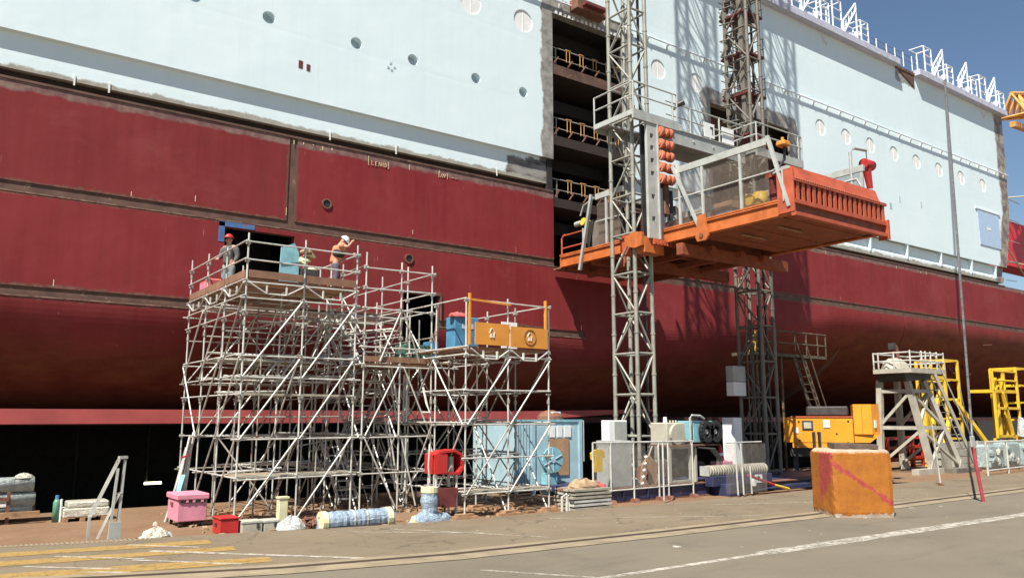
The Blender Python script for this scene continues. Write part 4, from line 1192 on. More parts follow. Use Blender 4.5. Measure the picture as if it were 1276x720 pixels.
# --- scaffold A, the tall working tower
A = thing('scaffold_tower', (8.2, 23.8, G), 'tall tubular scaffold tower with two workers on its boarded top', 'scaffold', 'tube scaffolds against the hull')
AX = [6.6, 8.2, 9.75]; AY = [21.0, 22.8, 24.7, 26.55]
br = []
for iy, y in enumerate(AY):
    for ix in range(2):
        for z0, z1 in ((0.0, 2.05), (2.05, 4.15), (3.65, 5.7)):
            if iy and random.random() < 0.25: continue
            yy = y - 0.09
            if iy in (1, 3) and random.random() < 0.55: br.append(((AX[ix + 1], yy, z0), (AX[ix], yy, z1)))
            else: br.append(((AX[ix], yy, z0), (AX[ix + 1] - 0.08, yy, z1)))
for ix, x in enumerate(AX):
    for iy in range(3):
        for z0, z1 in ((0.0, 2.05), (2.05, 4.15), (3.65, 5.7)):
            if ix and random.random() < 0.3: continue
            if random.random() < 0.8: br.append(((x - 0.09, AY[iy + 1], z0), (x - 0.09, AY[iy], z1)))
            else: br.append(((x - 0.09, AY[iy], z0), (x - 0.09, AY[iy + 1], z1)))
scaffold(A, AX, AY, 7.45, [1.05, 2.05, 3.62, 4.2, 5.72, 6.14], [1.05, 3.15, 3.62, 4.2, 5.3, 5.72, 6.14], [6.72, 7.2],
         [(1.1, 21.0, 22.2, 6.6, 9.9, 'plank_grey'), (4.25, 22.9, 24.6, 6.6, 9.75, 'plank_grey'), (3.2, 21.0, 21.7, 6.6, 9.75, 'plank_grey'),
          (6.22, 21.0, 26.4, 6.62, 8.18, 'toe_brown'), (6.22, 21.0, 26.4, 8.22, 9.72, 'toe_brown')], br)
for x, y, zt in ((7.4, 22.0, 4.3), (7.4, 24.0, 5.6), (9.0, 22.2, 3.7), (9.0, 23.8, 5.7), (7.35, 25.6, 6.1), (9.05, 25.7, 6.1), (8.9, 21.5, 2.1)):
    pipe('standard', A, (x, y, G), (x + 0.03, y, zt), 0.024, 'old_tube')
for y in (21.9, 23.7, 25.6):
    for z in (2.6, 4.9):
        pipe('ledger', A, (6.4, y, z), (9.9, y, z + 0.03), 0.022, 'old_tube')
plank('toe_board', A, (6.65, 20.97, 6.36), (8.15, 20.97, 6.36), 0.03, 0.2, 'toe_brown')
plank('toe_board', A, (8.25, 20.97, 6.36), (9.7, 20.97, 6.36), 0.03, 0.2, 'toe_brown')
for y0, y1 in ((21.05, 22.75), (22.85, 24.65), (24.75, 26.5)):
    plank('toe_board', A, (6.57, y0, 6.36), (6.57, y1, 6.36), 0.03, 0.2, 'toe_brown')
    truss(A, (6.54, y0, 6.14), (6.54, y1, 6.14))
truss(A, (6.65, 20.93, 6.12), (8.15, 20.93, 6.12)); truss(A, (8.25, 20.93, 6.12), (9.7, 20.93, 6.12))
for i in range(18):                                       # loose tubes laid across the middle lifts
    z = random.choice((1.12, 2.12, 3.2, 3.7, 4.3, 4.3, 5.35)) + random.uniform(0, 0.12)
    y = random.uniform(21.3, 26.2); x = random.uniform(6.3, 8.2)
    pipe('loose_tube', A, (x, y, z), (x + random.uniform(1.2, 2.6), y + random.uniform(-0.6, 0.9), z + random.uniform(-0.04, 0.1)), 0.027, random.choice(('galvanised', 'galvanised', 'old_tube')))
# --- scaffold B, stair tower
B = thing('scaffold_tower', (11.15, 23.7, G), 'narrow scaffold stair tower standing between the tall tower and the orange panelled one', 'scaffold', 'tube scaffolds against the hull')
BX = [10.03, 11.2, 12.27]; BY = [21.0, 22.6, 24.4, 26.5]
br = []
for iy, y in enumerate(BY):
    yy = y - 0.09
    if iy in (1, 2): continue
    br += [((11.14, yy, 5.65), (10.5, yy, 4.2)), ((11.26, yy, 5.65), (11.8, yy, 4.2)), ((11.12, yy, 4.05), (10.1, yy, 2.1)), ((11.28, yy, 4.05), (12.2, yy, 2.1)),
           ((11.25, yy, 2.0), (11.75, yy, 0.1)), ((10.1, yy, 2.0), (11.1, yy, 0.1))]
for x in BX:
    for iy in range(3):
        for z0, z1 in ((0.05, 2.05), (2.05, 4.1), (4.1, 5.7)):
            if random.random() < 0.7: br.append(((x - 0.09, BY[iy], z0), (x - 0.09, BY[iy + 1], z1)))
            if random.random() < 0.35: br.append(((x - 0.12, BY[iy + 1], z0), (x - 0.12, BY[iy], z1)))
scaffold(B, BX, BY, 7.3, [1.05, 2.05, 4.05, 4.6, 5.7], [1.05, 2.05, 4.05, 4.9, 5.7], [6.3, 6.9],
         [(4.12, 21.0, 23.6, 10.05, 12.25, 'toe_brown'), (2.1, 22.6, 24.4, 10.05, 12.25, 'plank_grey'), (1.1, 24.5, 26.2, 10.05, 12.25, 'plank_grey'), (5.75, 24.5, 26.2, 10.05, 12.25, 'plank_grey')], br)
plank('toe_board', B, (10.05, 20.97, 4.26), (12.25, 20.97, 4.26), 0.03, 0.16, 'toe_brown')
def stair(t, x, w, ya, za, yb, zb, mat='galvanised'):
    for xx in (x, x + w):
        MB().bar((xx, ya, za), (xx, yb, zb), 0.04, 0.14).build('stair_stringer', mat, t)
        pipe('stair_handrail', t, (xx, ya, za + 0.9), (xx, yb, zb + 0.9), 0.022, mat)
    n = 8
    for i in range(n):
        f_ = (i + 0.5) / n
        y, z = ya + (yb - ya) * f_, za + (zb - za) * f_
        plank('tread', t, (x + 0.03, y, z), (x + w - 0.03, y, z), 0.2, 0.035, mat)
stair(B, 10.2, 0.62, 22.7, 0.1, 24.4, 2.05); stair(B, 11.0, 0.62, 24.4, 2.1, 22.7, 4.1); stair(B, 10.2, 0.62, 22.7, 4.15, 24.5, 5.7)
for z, zt in ((0.4, 2.6), (2.4, 4.5)):
    for dx in (0.0, 0.45):
        MB().path([(11.1 + dx * 0.3, 21.5 + dx, zt), (11.5 + dx * 0.3, 21.5 + dx, z + 0.1), (11.62 + dx * 0.3, 21.5 + dx, z), (11.72 + dx * 0.3, 21.5 + dx, z + 0.1), (11.72 + dx * 0.3, 21.5 + dx, zt - 0.6)], 0.027, 6).build('bent_handrail', 'galvanised', B)
for i in range(26):
    z = random.choice((0.5, 1.5, 2.4, 3.0, 3.5, 4.4, 5.0)) + random.uniform(-0.1, 0.2)
    y = random.uniform(21.6, 26.3); x = random.uniform(9.9, 11.2)
    pipe('loose_tube', B, (x, y, z), (x + random.uniform(0.9, 1.9), y + random.uniform(-0.9, 0.9), z + random.uniform(-0.1, 0.3)), 0.025, random.choice(('galvanised', 'old_tube', 'old_tube')))
# --- scaffold C, lower tower with orange panels
Cc = thing('scaffold_tower', (13.5, 20.3, G), 'lower scaffold tower with orange boards round its top, right of the stair tower', 'scaffold', 'tube scaffolds against the hull')
CX = [12.05, 13.5, 14.95]; CY = [18.75, 20.4, 22.0, 24.0]
br = []
for iy, y in enumerate(CY):
    yy = y - 0.09
    for ix in range(2):
        for z0, z1 in ((0.55, 2.4), (2.4, 4.25)):
            if iy == 0 or random.random() < 0.5: br.append(((CX[ix], yy, z0), (CX[ix + 1], yy, z1)))
            if iy and random.random() < 0.55: br.append(((CX[ix + 1], yy - 0.03, z0), (CX[ix], yy - 0.03, z1)))
for x in CX:
    for iy in range(3):
        for z0, z1 in ((0.05, 2.4), (2.4, 4.25)):
            br.append(((x - 0.09, CY[iy + 1], z0), (x - 0.09, CY[iy], z1)) if random.random() < 0.5 else ((x - 0.09, CY[iy], z0), (x - 0.09, CY[iy + 1], z1)))
scaffold(Cc, CX, CY, 5.95, [0.55, 1.5, 2.4, 3.35, 4.3], [0.55, 2.4, 3.3, 4.3, 4.5], [5.86],
         [(4.55, 18.8, 21.9, 12.1, 13.47, 'toe_brown'), (4.55, 18.8, 21.9, 13.53, 14.9, 'toe_brown'), (0.6, 18.8, 19.4, 12.1, 14.9, 'plank_grey'), (2.45, 20.4, 21.9, 12.1, 14.9, 'plank_grey'), (4.3, 22.0, 24.0, 12.1, 13.5, 'toe_brown')], br, zmid=5.4)
pa = plank('orange_panel', Cc, (12.3, 18.68, 4.93), (13.47, 18.68, 4.93), 0.04, 0.62, 'panel_orange')
pb = plank('orange_panel', Cc, (13.53, 18.68, 4.90), (14.88, 18.68, 4.90), 0.04, 0.60, 'panel_orange')
def emblem(parent, cx, y, cz, s):
    m_ = MB(); w = 0.028
    pts = [(-.28, -.5), (-.28, .05), (-.42, .05), (-.1, .62), (.1, .62), (.42, .05), (.28, .05), (.28, -.5), (.1, -.5), (.1, -.1), (-.1, -.1), (-.1, -.5), (-.28, -.5)]
    for a, b2 in zip(pts, pts[1:]):
        m_.bar((cx + a[0] * s, y, cz + a[1] * s), (cx + b2[0] * s, y, cz + b2[1] * s), w, 0.008)
    m_.build('panel_emblem', 'white_paint', parent)
emblem(Cc, 12.86, 18.652, 4.95, 0.23); emblem(Cc, 14.2, 18.652, 4.92, 0.21)
rg_ = MB()
for i in range(20):
    a, b2 = 2 * math.pi * i / 20, 2 * math.pi * (i + 1) / 20
    rg_.bar((14.2 + 0.21 * math.cos(a), 18.653, 4.92 + 0.22 * math.sin(a)), (14.2 + 0.21 * math.cos(b2), 18.653, 4.92 + 0.22 * math.sin(b2)), 0.035, 0.006)
rg_.build('emblem_ring', 'toe_brown', Cc)
truss(Cc, (12.15, 18.66, 4.5), (13.45, 18.66, 4.5)); truss(Cc, (13.55, 18.66, 4.5), (14.85, 18.66, 4.5))
for x in (12.12, 14.82):
    plank('end_post', Cc, (x, 18.7, 4.6), (x, 18.7, 6.05), 0.09, 0.05, 'panel_orange')
plank('orange_top_rail', Cc, (12.1, 18.66, 5.87), (13.5, 18.66, 5.82), 0.03, 0.06, 'panel_orange')
MB().path([(12.0, 21.2, 4.1), (12.0, 21.2, 3.9), (12.0, 20.8, 3.0), (12.0, 20.6, 2.75), (11.95, 21.0, 2.75)], 0.035, 6).build('bent_tube', 'galvanised', Cc)
for y in (18.75, 20.4):
    for x in CX:
        MB().box((x - 0.35, y - 0.16, G), (x + 0.35, y + 0.16, G + 0.07), random.uniform(-0.15, 0.15)).build('sole_board', 'wood', Cc)
        MB().box((x - 0.25, y - 0.1, G + 0.075), (x + 0.25, y + 0.12, G + 0.13), random.uniform(-0.3, 0.3)).build('sole_board', 'wood', Cc)
for i in range(14):
    z = random.choice((0.65, 1.6, 2.5, 3.4)); y = random.uniform(19.6, 23.8); x = random.uniform(11.8, 13.6)
    pipe('loose_tube', Cc, (x, y, z), (x + random.uniform(0.9, 2.0), y + random.uniform(-0.6, 0.6), z + random.uniform(-0.03, 0.12)), 0.025, random.choice(('galvanised', 'old_tube')))

# things kept on the scaffold tops
t = thing('welding_set', (7.0, 25.6, 6.25), 'red and pink welding set on the boarded scaffold top, left end', 'welding set')
box('body', t, (6.75, 25.2, 6.35), (7.5, 26.2, 6.85), 'red_cloth', bevel=0.05)
box('front_panel', t, (6.72, 25.35, 6.5), (6.749, 26.0, 6.75), 'pink_paint')
for y in (25.4, 26.0): MB().tube((6.85, y, 6.27), (7.4, y, 6.27), 0.05).build('skid', 'dark_steel', t)
t = thing('blue_locker_door', (8.45, 23.0, 6.25), 'weathered teal steel sheet standing on the scaffold top under the hull opening', 'steel sheet')
MB().prism([(8.18, 6.27), (8.68, 6.27), (8.78, 6.6), (8.76, 7.5), (8.62, 7.78), (8.22, 7.62)], 'y', 23.0, 23.06).build('sheet', 'teal', t)
for z in (6.7, 7.1): MB().bar((8.2, 22.985, z), (8.74, 22.985, z + 0.12), 0.02).build('stiffener', 'teal', t)
t = thing('rag_bale', (9.1, 23.3, 6.25), 'heap of white and yellowed rags stacked on dark crates on the scaffold top', 'rag heap')
box('crate', t, (8.85, 23.0, 6.25), (9.42, 23.6, 7.05), 'dark_steel', bevel=0.02)
for i in range(7): MB().lump((8.95 + random.uniform(0, 0.36), 23.1 + random.uniform(0, 0.4), 7.05 + 0.09 * i), (0.2, 0.18, 0.11), i, 10, 6).build('rag', random.choice(('white_sheet', 'pale_foam', 'sack')), t)
t = thing('blue_tool_box', (12.7, 20.2, 4.6), 'blue tool box with red rags on the orange panelled scaffold', 'tool box')
box('body', t, (12.45, 20.0, 4.6), (13.3, 20.5, 5.55), 'blue_box', bevel=0.02)
box('label_plate', t, (12.7, 19.985, 5.2), (13.1, 19.999, 5.35), 'container_blue')
MB().lump((12.6, 20.1, 5.55), (0.3, 0.2, 0.14), 4).build('rag', 'red_cloth', t)
tp_ = MB()
for i in range(7): tp_.bar((12.6 + i * 0.1, 20.2, 5.56), (12.65 + i * 0.09, 20.25, 5.68 + 0.04 * (i % 3)), 0.035)
tp_.build('tools', 'dark_steel', t)
t = thing('white_board', (14.5, 20.2, 4.6), 'small pale board leaning behind the orange panels of the lower scaffold', 'board')
box('board', t, (14.35, 20.3, 4.65), (14.95, 20.33, 5.55), 'white_paint'); box('foot', t, (14.4, 20.2, 4.6), (14.9, 20.45, 4.65), 'grey_steel')
t = thing('green_crate', (12.5, 22.3, 4.3), 'dark green crate with a white label on the scaffold landing', 'crate')
box('body', t, (11.9, 22.1, 4.35), (12.9, 22.7, 4.85), 'green_dark', bevel=0.02); box('label_plate', t, (12.2, 22.085, 4.55), (12.5, 22.098, 4.7), 'white_paint'); box('blue_end', t, (12.92, 22.1, 4.35), (13.15, 22.7, 5.0), 'blue_box', bevel=0.02)

# ------------------------------------------------------------------ workers
def skin_chain(bm_pts, edges, radii, name, mat, parent, sub=2):
    me = bpy.data.meshes.new(name)
    d = off(parent)
    me.from_pydata([tuple(Vector(p) - d) for p in bm_pts], edges, [])
    o = bpy.data.objects.new(name, me); finish(o, parent)
    sk = o.modifiers.new('skin', 'SKIN'); sk.use_smooth_shade = True
    for i, r in enumerate(radii):
        rr = r if isinstance(r, tuple) else (r, r)
        me.skin_vertices[0].data[i].radius = rr
    me.skin_vertices[0].data[0].use_root = True
    ss = o.modifiers.new('sub', 'SUBSURF'); ss.levels = sub; ss.render_levels = sub
    dg = bpy.context.evaluated_depsgraph_get()
    m2_ = bpy.data.meshes.new_from_object(o.evaluated_get(dg))
    o.modifiers.clear(); o.data = m2_
    m2_.materials.clear(); m2_.materials.append(M[mat])
    for p in m2_.polygons: p.use_smooth = True
    return o
def person(base, face, label, pose, cloth):
    """face: heading in radians; pose gives joints in a local frame (x right, y forward, z up)"""
    t = thing('person', base, label, 'person')
    c, s = math.cos(face), math.sin(face)
    def W(p):
        return (base[0] + p[0] * s + p[1] * c, base[1] - p[0] * c + p[1] * s, base[2] + p[2])
    P = pose
    # body: one continuous skin from pelvis to head, arms, legs and fingers
    pts = []; ed = []; rd_ = []
    def add(p, r, par=None):
        pts.append(W(p)); rd_.append(r)
        if par is not None: ed.append((par, len(pts) - 1))
        return len(pts) - 1
    pel = add(P['pelvis'], 0.11)
    sp = add(P['waist'], 0.10, pel); ch = add(P['chest'], 0.11, sp); nk = add(P['neck'], 0.06, ch); hd0 = add(P['chin'], 0.075, nk); hd = add(P['head'], 0.095, hd0); add(P['crown'], 0.07, hd)
    for sd_ in ('l', 'r'):
        a = add(P[sd_ + 'sho'], 0.065, ch); b2 = add(P[sd_ + 'elb'], 0.042, a); w = add(P[sd_ + 'wri'], 0.028, b2)
        we = Vector(P[sd_ + 'wri']); el = Vector(P[sd_ + 'elb']); d = (we - el).normalized()
        side = d.cross(Vector((0, 0, 1))); side = side.normalized() if side.length > 0.1 else Vector((1, 0, 0))
        pm = add(tuple(we + d * 0.05), 0.034, w)
        for k in range(4):
            o_ = side * (0.03 * (k - 1.5) * 0.8)
            f1 = add(tuple(we + d * 0.10 + o_), 0.010, pm); add(tuple(we + d * (0.135 + 0.012 * (k in (1, 2))) + o_ + Vector((0, 0, -0.02))), 0.008, f1)
        add(tuple(we + d * 0.07 + side * 0.055), 0.010, pm)
        h_ = add(P[sd_ + 'hip'], 0.10, pel); kn = add(P[sd_ + 'kne'], 0.062, h_); an = add(P[sd_ + 'ank'], 0.042, kn); add(tuple(Vector(P[sd_ + 'ank']) + Vector((0, 0.17, -0.05))), 0.04, an)
    skin_chain(pts, ed, rd_, 'body', 'skin', t)
    def garment(name, mat, chain, root=0):
        pp = [W(q[0]) for q in chain[0]]; rr = [q[1] for q in chain[0]]
        return skin_chain(pp, chain[1], rr, name, mat, t)
    for sd_ in ('l', 'r'):
        garment('trouser_leg', cloth['legs'], ([(P[sd_ + 'hip'], 0.15), (P[sd_ + 'kne'], 0.10), (tuple(Vector(P[sd_ + 'ank']) + Vector((0, 0, 0.03))), 0.075)], [(0, 1), (1, 2)]))
        al = cloth['sleeve']
        e = Vector(P[sd_ + 'elb']) if al < 1 else Vector(P[sd_ + 'elb'])
        sh = Vector(P[sd_ + 'sho'])
        if al <= 1: garment('sleeve', cloth['top'], ([(tuple(sh), 0.11), (tuple(sh + (e - sh) * al * 0.6), 0.09), (tuple(sh + (e - sh) * al), 0.08)], [(0, 1), (1, 2)]))
        else: garment('sleeve', cloth['top'], ([(tuple(sh), 0.11), (tuple(e), 0.08), (tuple(e + (Vector(P[sd_ + 'wri']) - e) * 0.9), 0.05)], [(0, 1), (1, 2)]))
        an = Vector(P[sd_ + 'ank'])
        bt = MB(); q0, q1 = Vector(W(tuple(an + Vector((0, -0.07, 0))))), Vector(W(tuple(an + Vector((0, 0.2, 0)))))
        bt.bar(q0 + Vector((0, 0, -0.04)), q1 + Vector((0, 0, -0.05)), 0.1, 0.09)
        bt.build('boot', 'black_rubber', t, bevel=0.02)
    garment('shirt', cloth['top'], ([(tuple(Vector(P['pelvis']) + Vector((0, 0, -0.1))), (0.18, 0.16)), (P['pelvis'], (0.19, 0.16)), (P['waist'], (0.19, 0.16)), (P['chest'], (0.235, 0.19)), (tuple(Vector(P['chest']) * 0.35 + Vector(P['neck']) * 0.65), (0.15, 0.13))], [(0, 1), (1, 2), (2, 3), (3, 4)]))
    if cloth.get('vest'):
        ck = Vector(P['chest']); wv = Vector(P['waist'])
        garment('vest', cloth['vest'], ([(tuple(wv + Vector((0.05, 0.02, -0.08))), (0.2, 0.175)), (tuple(wv + Vector((0.05, 0.02, 0.05))), (0.2, 0.18)), (tuple(ck + Vector((0.06, 0.02, -0.04))), (0.22, 0.2))], [(0, 1), (1, 2)]))
    # face: eyes, nose, mouth, ears; helmet with peak
    hv = Vector(P['head']); fd = Vector((0, 1, 0)) if not P.get('nod') else Vector((0, 0.75, -0.66))
    up_ = Vector((0, 0, 1)) if not P.get('nod') else Vector((0, 0.66, 0.75))
    rt_ = Vector((1, 0, 0))
    fc = MB(); fc.path([W(tuple(hv + fd * 0.10 + up_ * 0.01)), W(tuple(hv + fd * 0.125 - up_ * 0.03))], [0.012, 0.018], 6); fc.build('nose', 'skin', t)
    for k in (-1, 1):
        MB().lump(W(tuple(hv + fd * 0.098 + up_ * 0.015 + rt_ * 0.034 * k)), (0.012, 0.012, 0.009), 1, 8, 6, 0, False).build('eye', 'dark_steel', t)
        MB().lump(W(tuple(hv + rt_ * 0.105 * k - up_ * 0.01)), (0.02, 0.02, 0.032), 2, 8, 6, 0, False).build('ear', 'skin', t)
    MB().bar(W(tuple(hv + fd * 0.1 - up_ * 0.062 - rt_ * 0.025)), W(tuple(hv + fd * 0.1 - up_ * 0.062 + rt_ * 0.025)), 0.012, 0.01).build('mouth', 'dark_red', t)
    hm = MB(); cc = hv + up_ * 0.05
    n, m_ = 16, 6
    vs = []; fs = []
    for j in range(m_ + 1):
        th = (math.pi / 2) * j / m_
        for i in range(n):
            a = 2 * math.pi * i / n
            rr = math.cos(th) if j < m_ else 0.02
            vs.append(W(tuple(cc + rt_ * (0.125 * rr * math.cos(a)) + fd * (0.15 * rr * math.sin(a)) + up_ * (0.145 * math.sin(th)))))
    for j in range(m_):
        for i in range(n):
            fs.append((j * n + i, j * n + (i + 1) % n, (j + 1) * n + (i + 1) % n, (j + 1) * n + i))
    fs.append(tuple(range(m_ * n, m_ * n + n)))
    hm.add(vs, fs)
    pk = [W(tuple(cc + rt_ * 0.11 * math.cos(a) + fd * (0.13 + 0.09 * math.sin(a)))) for a in [math.pi * i / 6 for i in range(7)]]
    hm.add(pk + [(p[0], p[1], p[2] + 0.015) for p in pk], [tuple(range(7)), tuple(range(13, 6, -1))] + [(i, (i + 1) % 7, 7 + (i + 1) % 7, 7 + i) for i in range(7)])
    hm.build('helmet', cloth['hat'], t, smooth=True)
    return t
bend = dict(pelvis=(0, 0, 0.95), waist=(0, 0.05, 1.10), chest=(0, 0.10, 1.33), neck=(0, 0.13, 1.47), chin=(0, 0.17, 1.51), head=(0, 0.22, 1.55), crown=(0, 0.25, 1.64), nod=True,
            lsho=(-0.2, 0.16, 1.40), lelb=(-0.30, 0.38, 1.25), lwri=(-0.06, 0.58, 1.20), rsho=(0.2, 0.16, 1.40), relb=(0.36, 0.36, 1.32), rwri=(0.22, 0.46, 1.50),
            lhip=(-0.1, 0, 0.9), lkne=(-0.13, 0.06, 0.50), lank=(-0.13, -0.02, 0.09), rhip=(0.1, 0, 0.9), rkne=(0.13, 0.05, 0.50), rank=(0.14, -0.03, 0.09))
stand = dict(pelvis=(0, 0, 0.96), waist=(0, 0.0, 1.12), chest=(0, 0.02, 1.36), neck=(0, 0.02, 1.51), chin=(0, 0.05, 1.56), head=(0, 0.05, 1.63), crown=(0, 0.04, 1.72),
             lsho=(-0.2, 0.0, 1.43), lelb=(-0.29, -0.03, 1.13), lwri=(-0.27, 0.12, 0.90), rsho=(0.2, 0.0, 1.43), relb=(0.28, 0.03, 1.14), rwri=(0.2, 0.24, 1.05),
             lhip=(-0.1, 0, 0.9), lkne=(-0.12, 0.03, 0.50), lank=(-0.12, 0.0, 0.09), rhip=(0.1, 0, 0.9), rkne=(0.12, 0.02, 0.50), rank=(0.13, -0.02, 0.09))
person((9.55, 22.1, 6.25), R(-25), 'worker in white helmet, orange tee and dark vest bending over the scaffold rail', bend,
       dict(top='orange_tee', legs='dark_trousers', vest='black_vest', hat='white_paint', sleeve=0.55))
person((7.05, 24.2, 6.25), R(215), 'worker in red helmet and dark grey jacket standing by the black hull opening', stand,
       dict(top='grey_jacket', legs='grey_jeans', hat='bright_red', sleeve=2))

# ------------------------------------------------------------------ mast chassis, fence and machines on the quay
t = thing('mast_chassis', (23.5, 20.5, G), 'dark blue steel chassis beams on the quay under both masts', 'chassis')
box('chassis_beam', t, (17.6, 19.3, G + 0.05), (22.6, 19.5, 0.34), 'chassis_blue')
box('chassis_flange', t, (17.55, 19.22, 0.345), (22.65, 19.6, 0.38), 'rust_steel')
box('chassis_flange', t, (17.55, 19.22, G), (22.65, 19.6, G + 0.045), 'rust_steel')
for x in (18.4, 19.5, 20.6, 21.7):
    box('stiffener', t, (x, 19.24, G + 0.05), (x + 0.03, 19.298, 0.34), 'chassis_blue')
box('chassis_beam', t, (22.7, 18.5, G), (23.4, 21.5, 0.32), 'chassis_blue', bevel=0.01)
box('chassis_deck', t, (17.8, 19.62, 0.1), (31.5, 23.0, 0.28), 'chassis_blue')
box('chassis_beam', t, (23.9, 19.1, 0.02), (30.8, 19.4, 0.24), 'chassis_blue')
box('chassis_flange', t, (23.8, 19.0, 0.245), (30.9, 19.5, 0.27), 'rust_steel')
MB().prism([(23.7, 0.05), (30.5, 0.0), (30.5, 0.16), (26.2, 0.18), (23.7, 0.02)], 'y', 18.5, 18.7).build('chassis_rail', 'chassis_blue', t)
box('cable_drawer', t, (22.3, 18.9, 0.24), (25.6, 19.25, 0.58), 'chassis_blue', bevel=0.01)
box('notice_plate', t, (24.6, 18.88, 0.28), (25.0, 18.899, 0.56), 'white_paint')
MB().tube((24.78, 18.876, 0.43), (24.78, 18.881, 0.43), 0.09, n=12).build('notice_mark', 'dark_steel', t)
for x, y in ((31.0, 20.2), (31.4, 19.6)):
    MB().bar((x, y, 0.28), (x - 0.7, y, 0.28), 0.05).build('mast_stay_foot', 'mast_grey', t)
for x in (30.6, 31.0):
    pipe('side_post', t, (x, 20.4, 0.28), (x, 20.4, 2.0), 0.07, 'mast_grey')
pipe('side_stay', t, (30.3, 20.0, 0.3), (30.9, 20.4, 1.2), 0.06, 'mast_grey')

t = thing('wire_fence', (19.4, 19.1, G), 'galvanised wire mesh fence panels in front of the pale mast foot', 'fence')
FX = [17.2, 17.95, 19.45, 20.15, 20.9, 21.55]
FY = 19.12
for i, x in enumerate((17.0, 17.75, 18.75, 19.9, 20.35, 21.55)):
    pipe('fence_post', t, (x, FY, (0.3 if i in (0, 1) else G)), (x, FY, 1.82), 0.03, 'galvanised')
pipe('fence_post', t, (19.35, 18.4, 0), (19.35, 18.4, 1.8), 0.03, 'galvanised')
pipe('top_bar', t, (17.0, FY, 1.82), (21.6, FY, 1.80), 0.028, 'galvanised')
pipe('bottom_bar', t, (17.0, FY, 0.32), (21.6, FY, 0.36), 0.022, 'galvanised')
box('mesh_panel', t, (17.02, FY + 0.01, 0.34), (19.3, FY + 0.016, 1.8), 'fence_mesh'); box('mesh_panel', t, (19.4, FY + 0.01, 0.34), (21.5, FY + 0.016, 1.8), 'fence_mesh')
for x in (17.75, 18.75, 19.9, 20.35, 21.55):
    MB().prism([(FY - 0.2, G), (FY + 0.2, G), (FY + 0.1, G + 0.12), (FY - 0.1, G + 0.12)], 'x', x - 0.1, x + 0.1).build('fence_foot', 'rust_steel', t)
t = thing('wire_fence', (23.4, 18.2, 0), 'short galvanised mesh fence panel with twin posts beside the blue chassis', 'fence')
for x in (22.75, 23.05): pipe('fence_post', t, (x, 18.2, 0.0), (x - 0.06, 18.2, 1.72), 0.032, 'galvanised')
pipe('top_bar', t, (22.3, 18.25, 1.75), (24.4, 18.4, 1.75), 0.024, 'galvanised'); pipe('fence_post', t, (23.55, 18.25, 0), (23.5, 18.25, 0.95), 0.03, 'galvanised')
box('mesh_panel', t, (22.2, 18.24, 0.05), (24.4, 18.246, 1.7), 'fence_mesh')

t = thing('sheet_cabinet', (19.4, 20.5, 0.28), 'plain grey sheet metal cabinet behind the fence beside the pale mast', 'cabinet')
for x0, x1 in ((18.85, 19.33), (19.335, 19.86)): box('door', t, (x0, 20.35, 0.3), (x1, 20.4, 1.8), 'grey_steel')
box('body', t, (18.84, 20.41, 0.29), (19.88, 21.0, 1.82), 'grey_steel')
t = thing('yellow_jacket', (18.1, 20.3, 1.0), 'yellow work jacket hung on the fence behind the mesh', 'jacket')
MB().prism([(17.85, 0.85), (18.2, 0.85), (18.22, 1.35), (18.3, 1.3), (18.3, 1.5), (18.1, 1.58), (17.9, 1.56), (17.72, 1.45), (17.75, 1.25), (17.86, 1.32)], 'y', 20.0, 20.08).build('jacket_body', 'yellow_paint', t)
pipe('hanger', t, (17.95, 20.04, 1.56), (18.05, 20.04, 1.68), 0.012, 'dark_steel')
t = thing('control_cabinet', (20.4, 21.7, 0.3), 'white control cabinet low on the pale mast', 'cabinet')
box('body', t, (19.98, 21.6, 1.75), (20.9, 22.0, 2.5), 'white_paint', bevel=0.02); box('door', t, (20.25, 21.58, 1.8), (20.85, 21.599, 2.45), 'grey_steel'); box('stand', t, (20.3, 21.7, 0.28), (20.5, 21.9, 1.74), 'grey_steel')
t = thing('rusty_winch', (20.8, 20.3, 0.28), 'rusty orange winch frame inside the pale mast foot', 'winch')
MB().prism([(20.3, 0.3), (21.0, 0.3), (21.05, 1.0), (20.7, 1.3), (20.35, 1.0)], 'y', 20.3, 20.4).build('side_plate', 'wood', t); MB().tube((20.4, 20.45, 0.7), (21.0, 20.7, 0.7), 0.25, n=12).build('drum', 'rust_steel', t)
for i in range(5): MB().tube((20.05 + 0.05 * i, 20.1, 0.35 + i * 0.22), (20.12 + 0.05 * i, 20.05, 0.40 + i * 0.22), 0.06, n=8).build('shackle', 'galvanised', t)

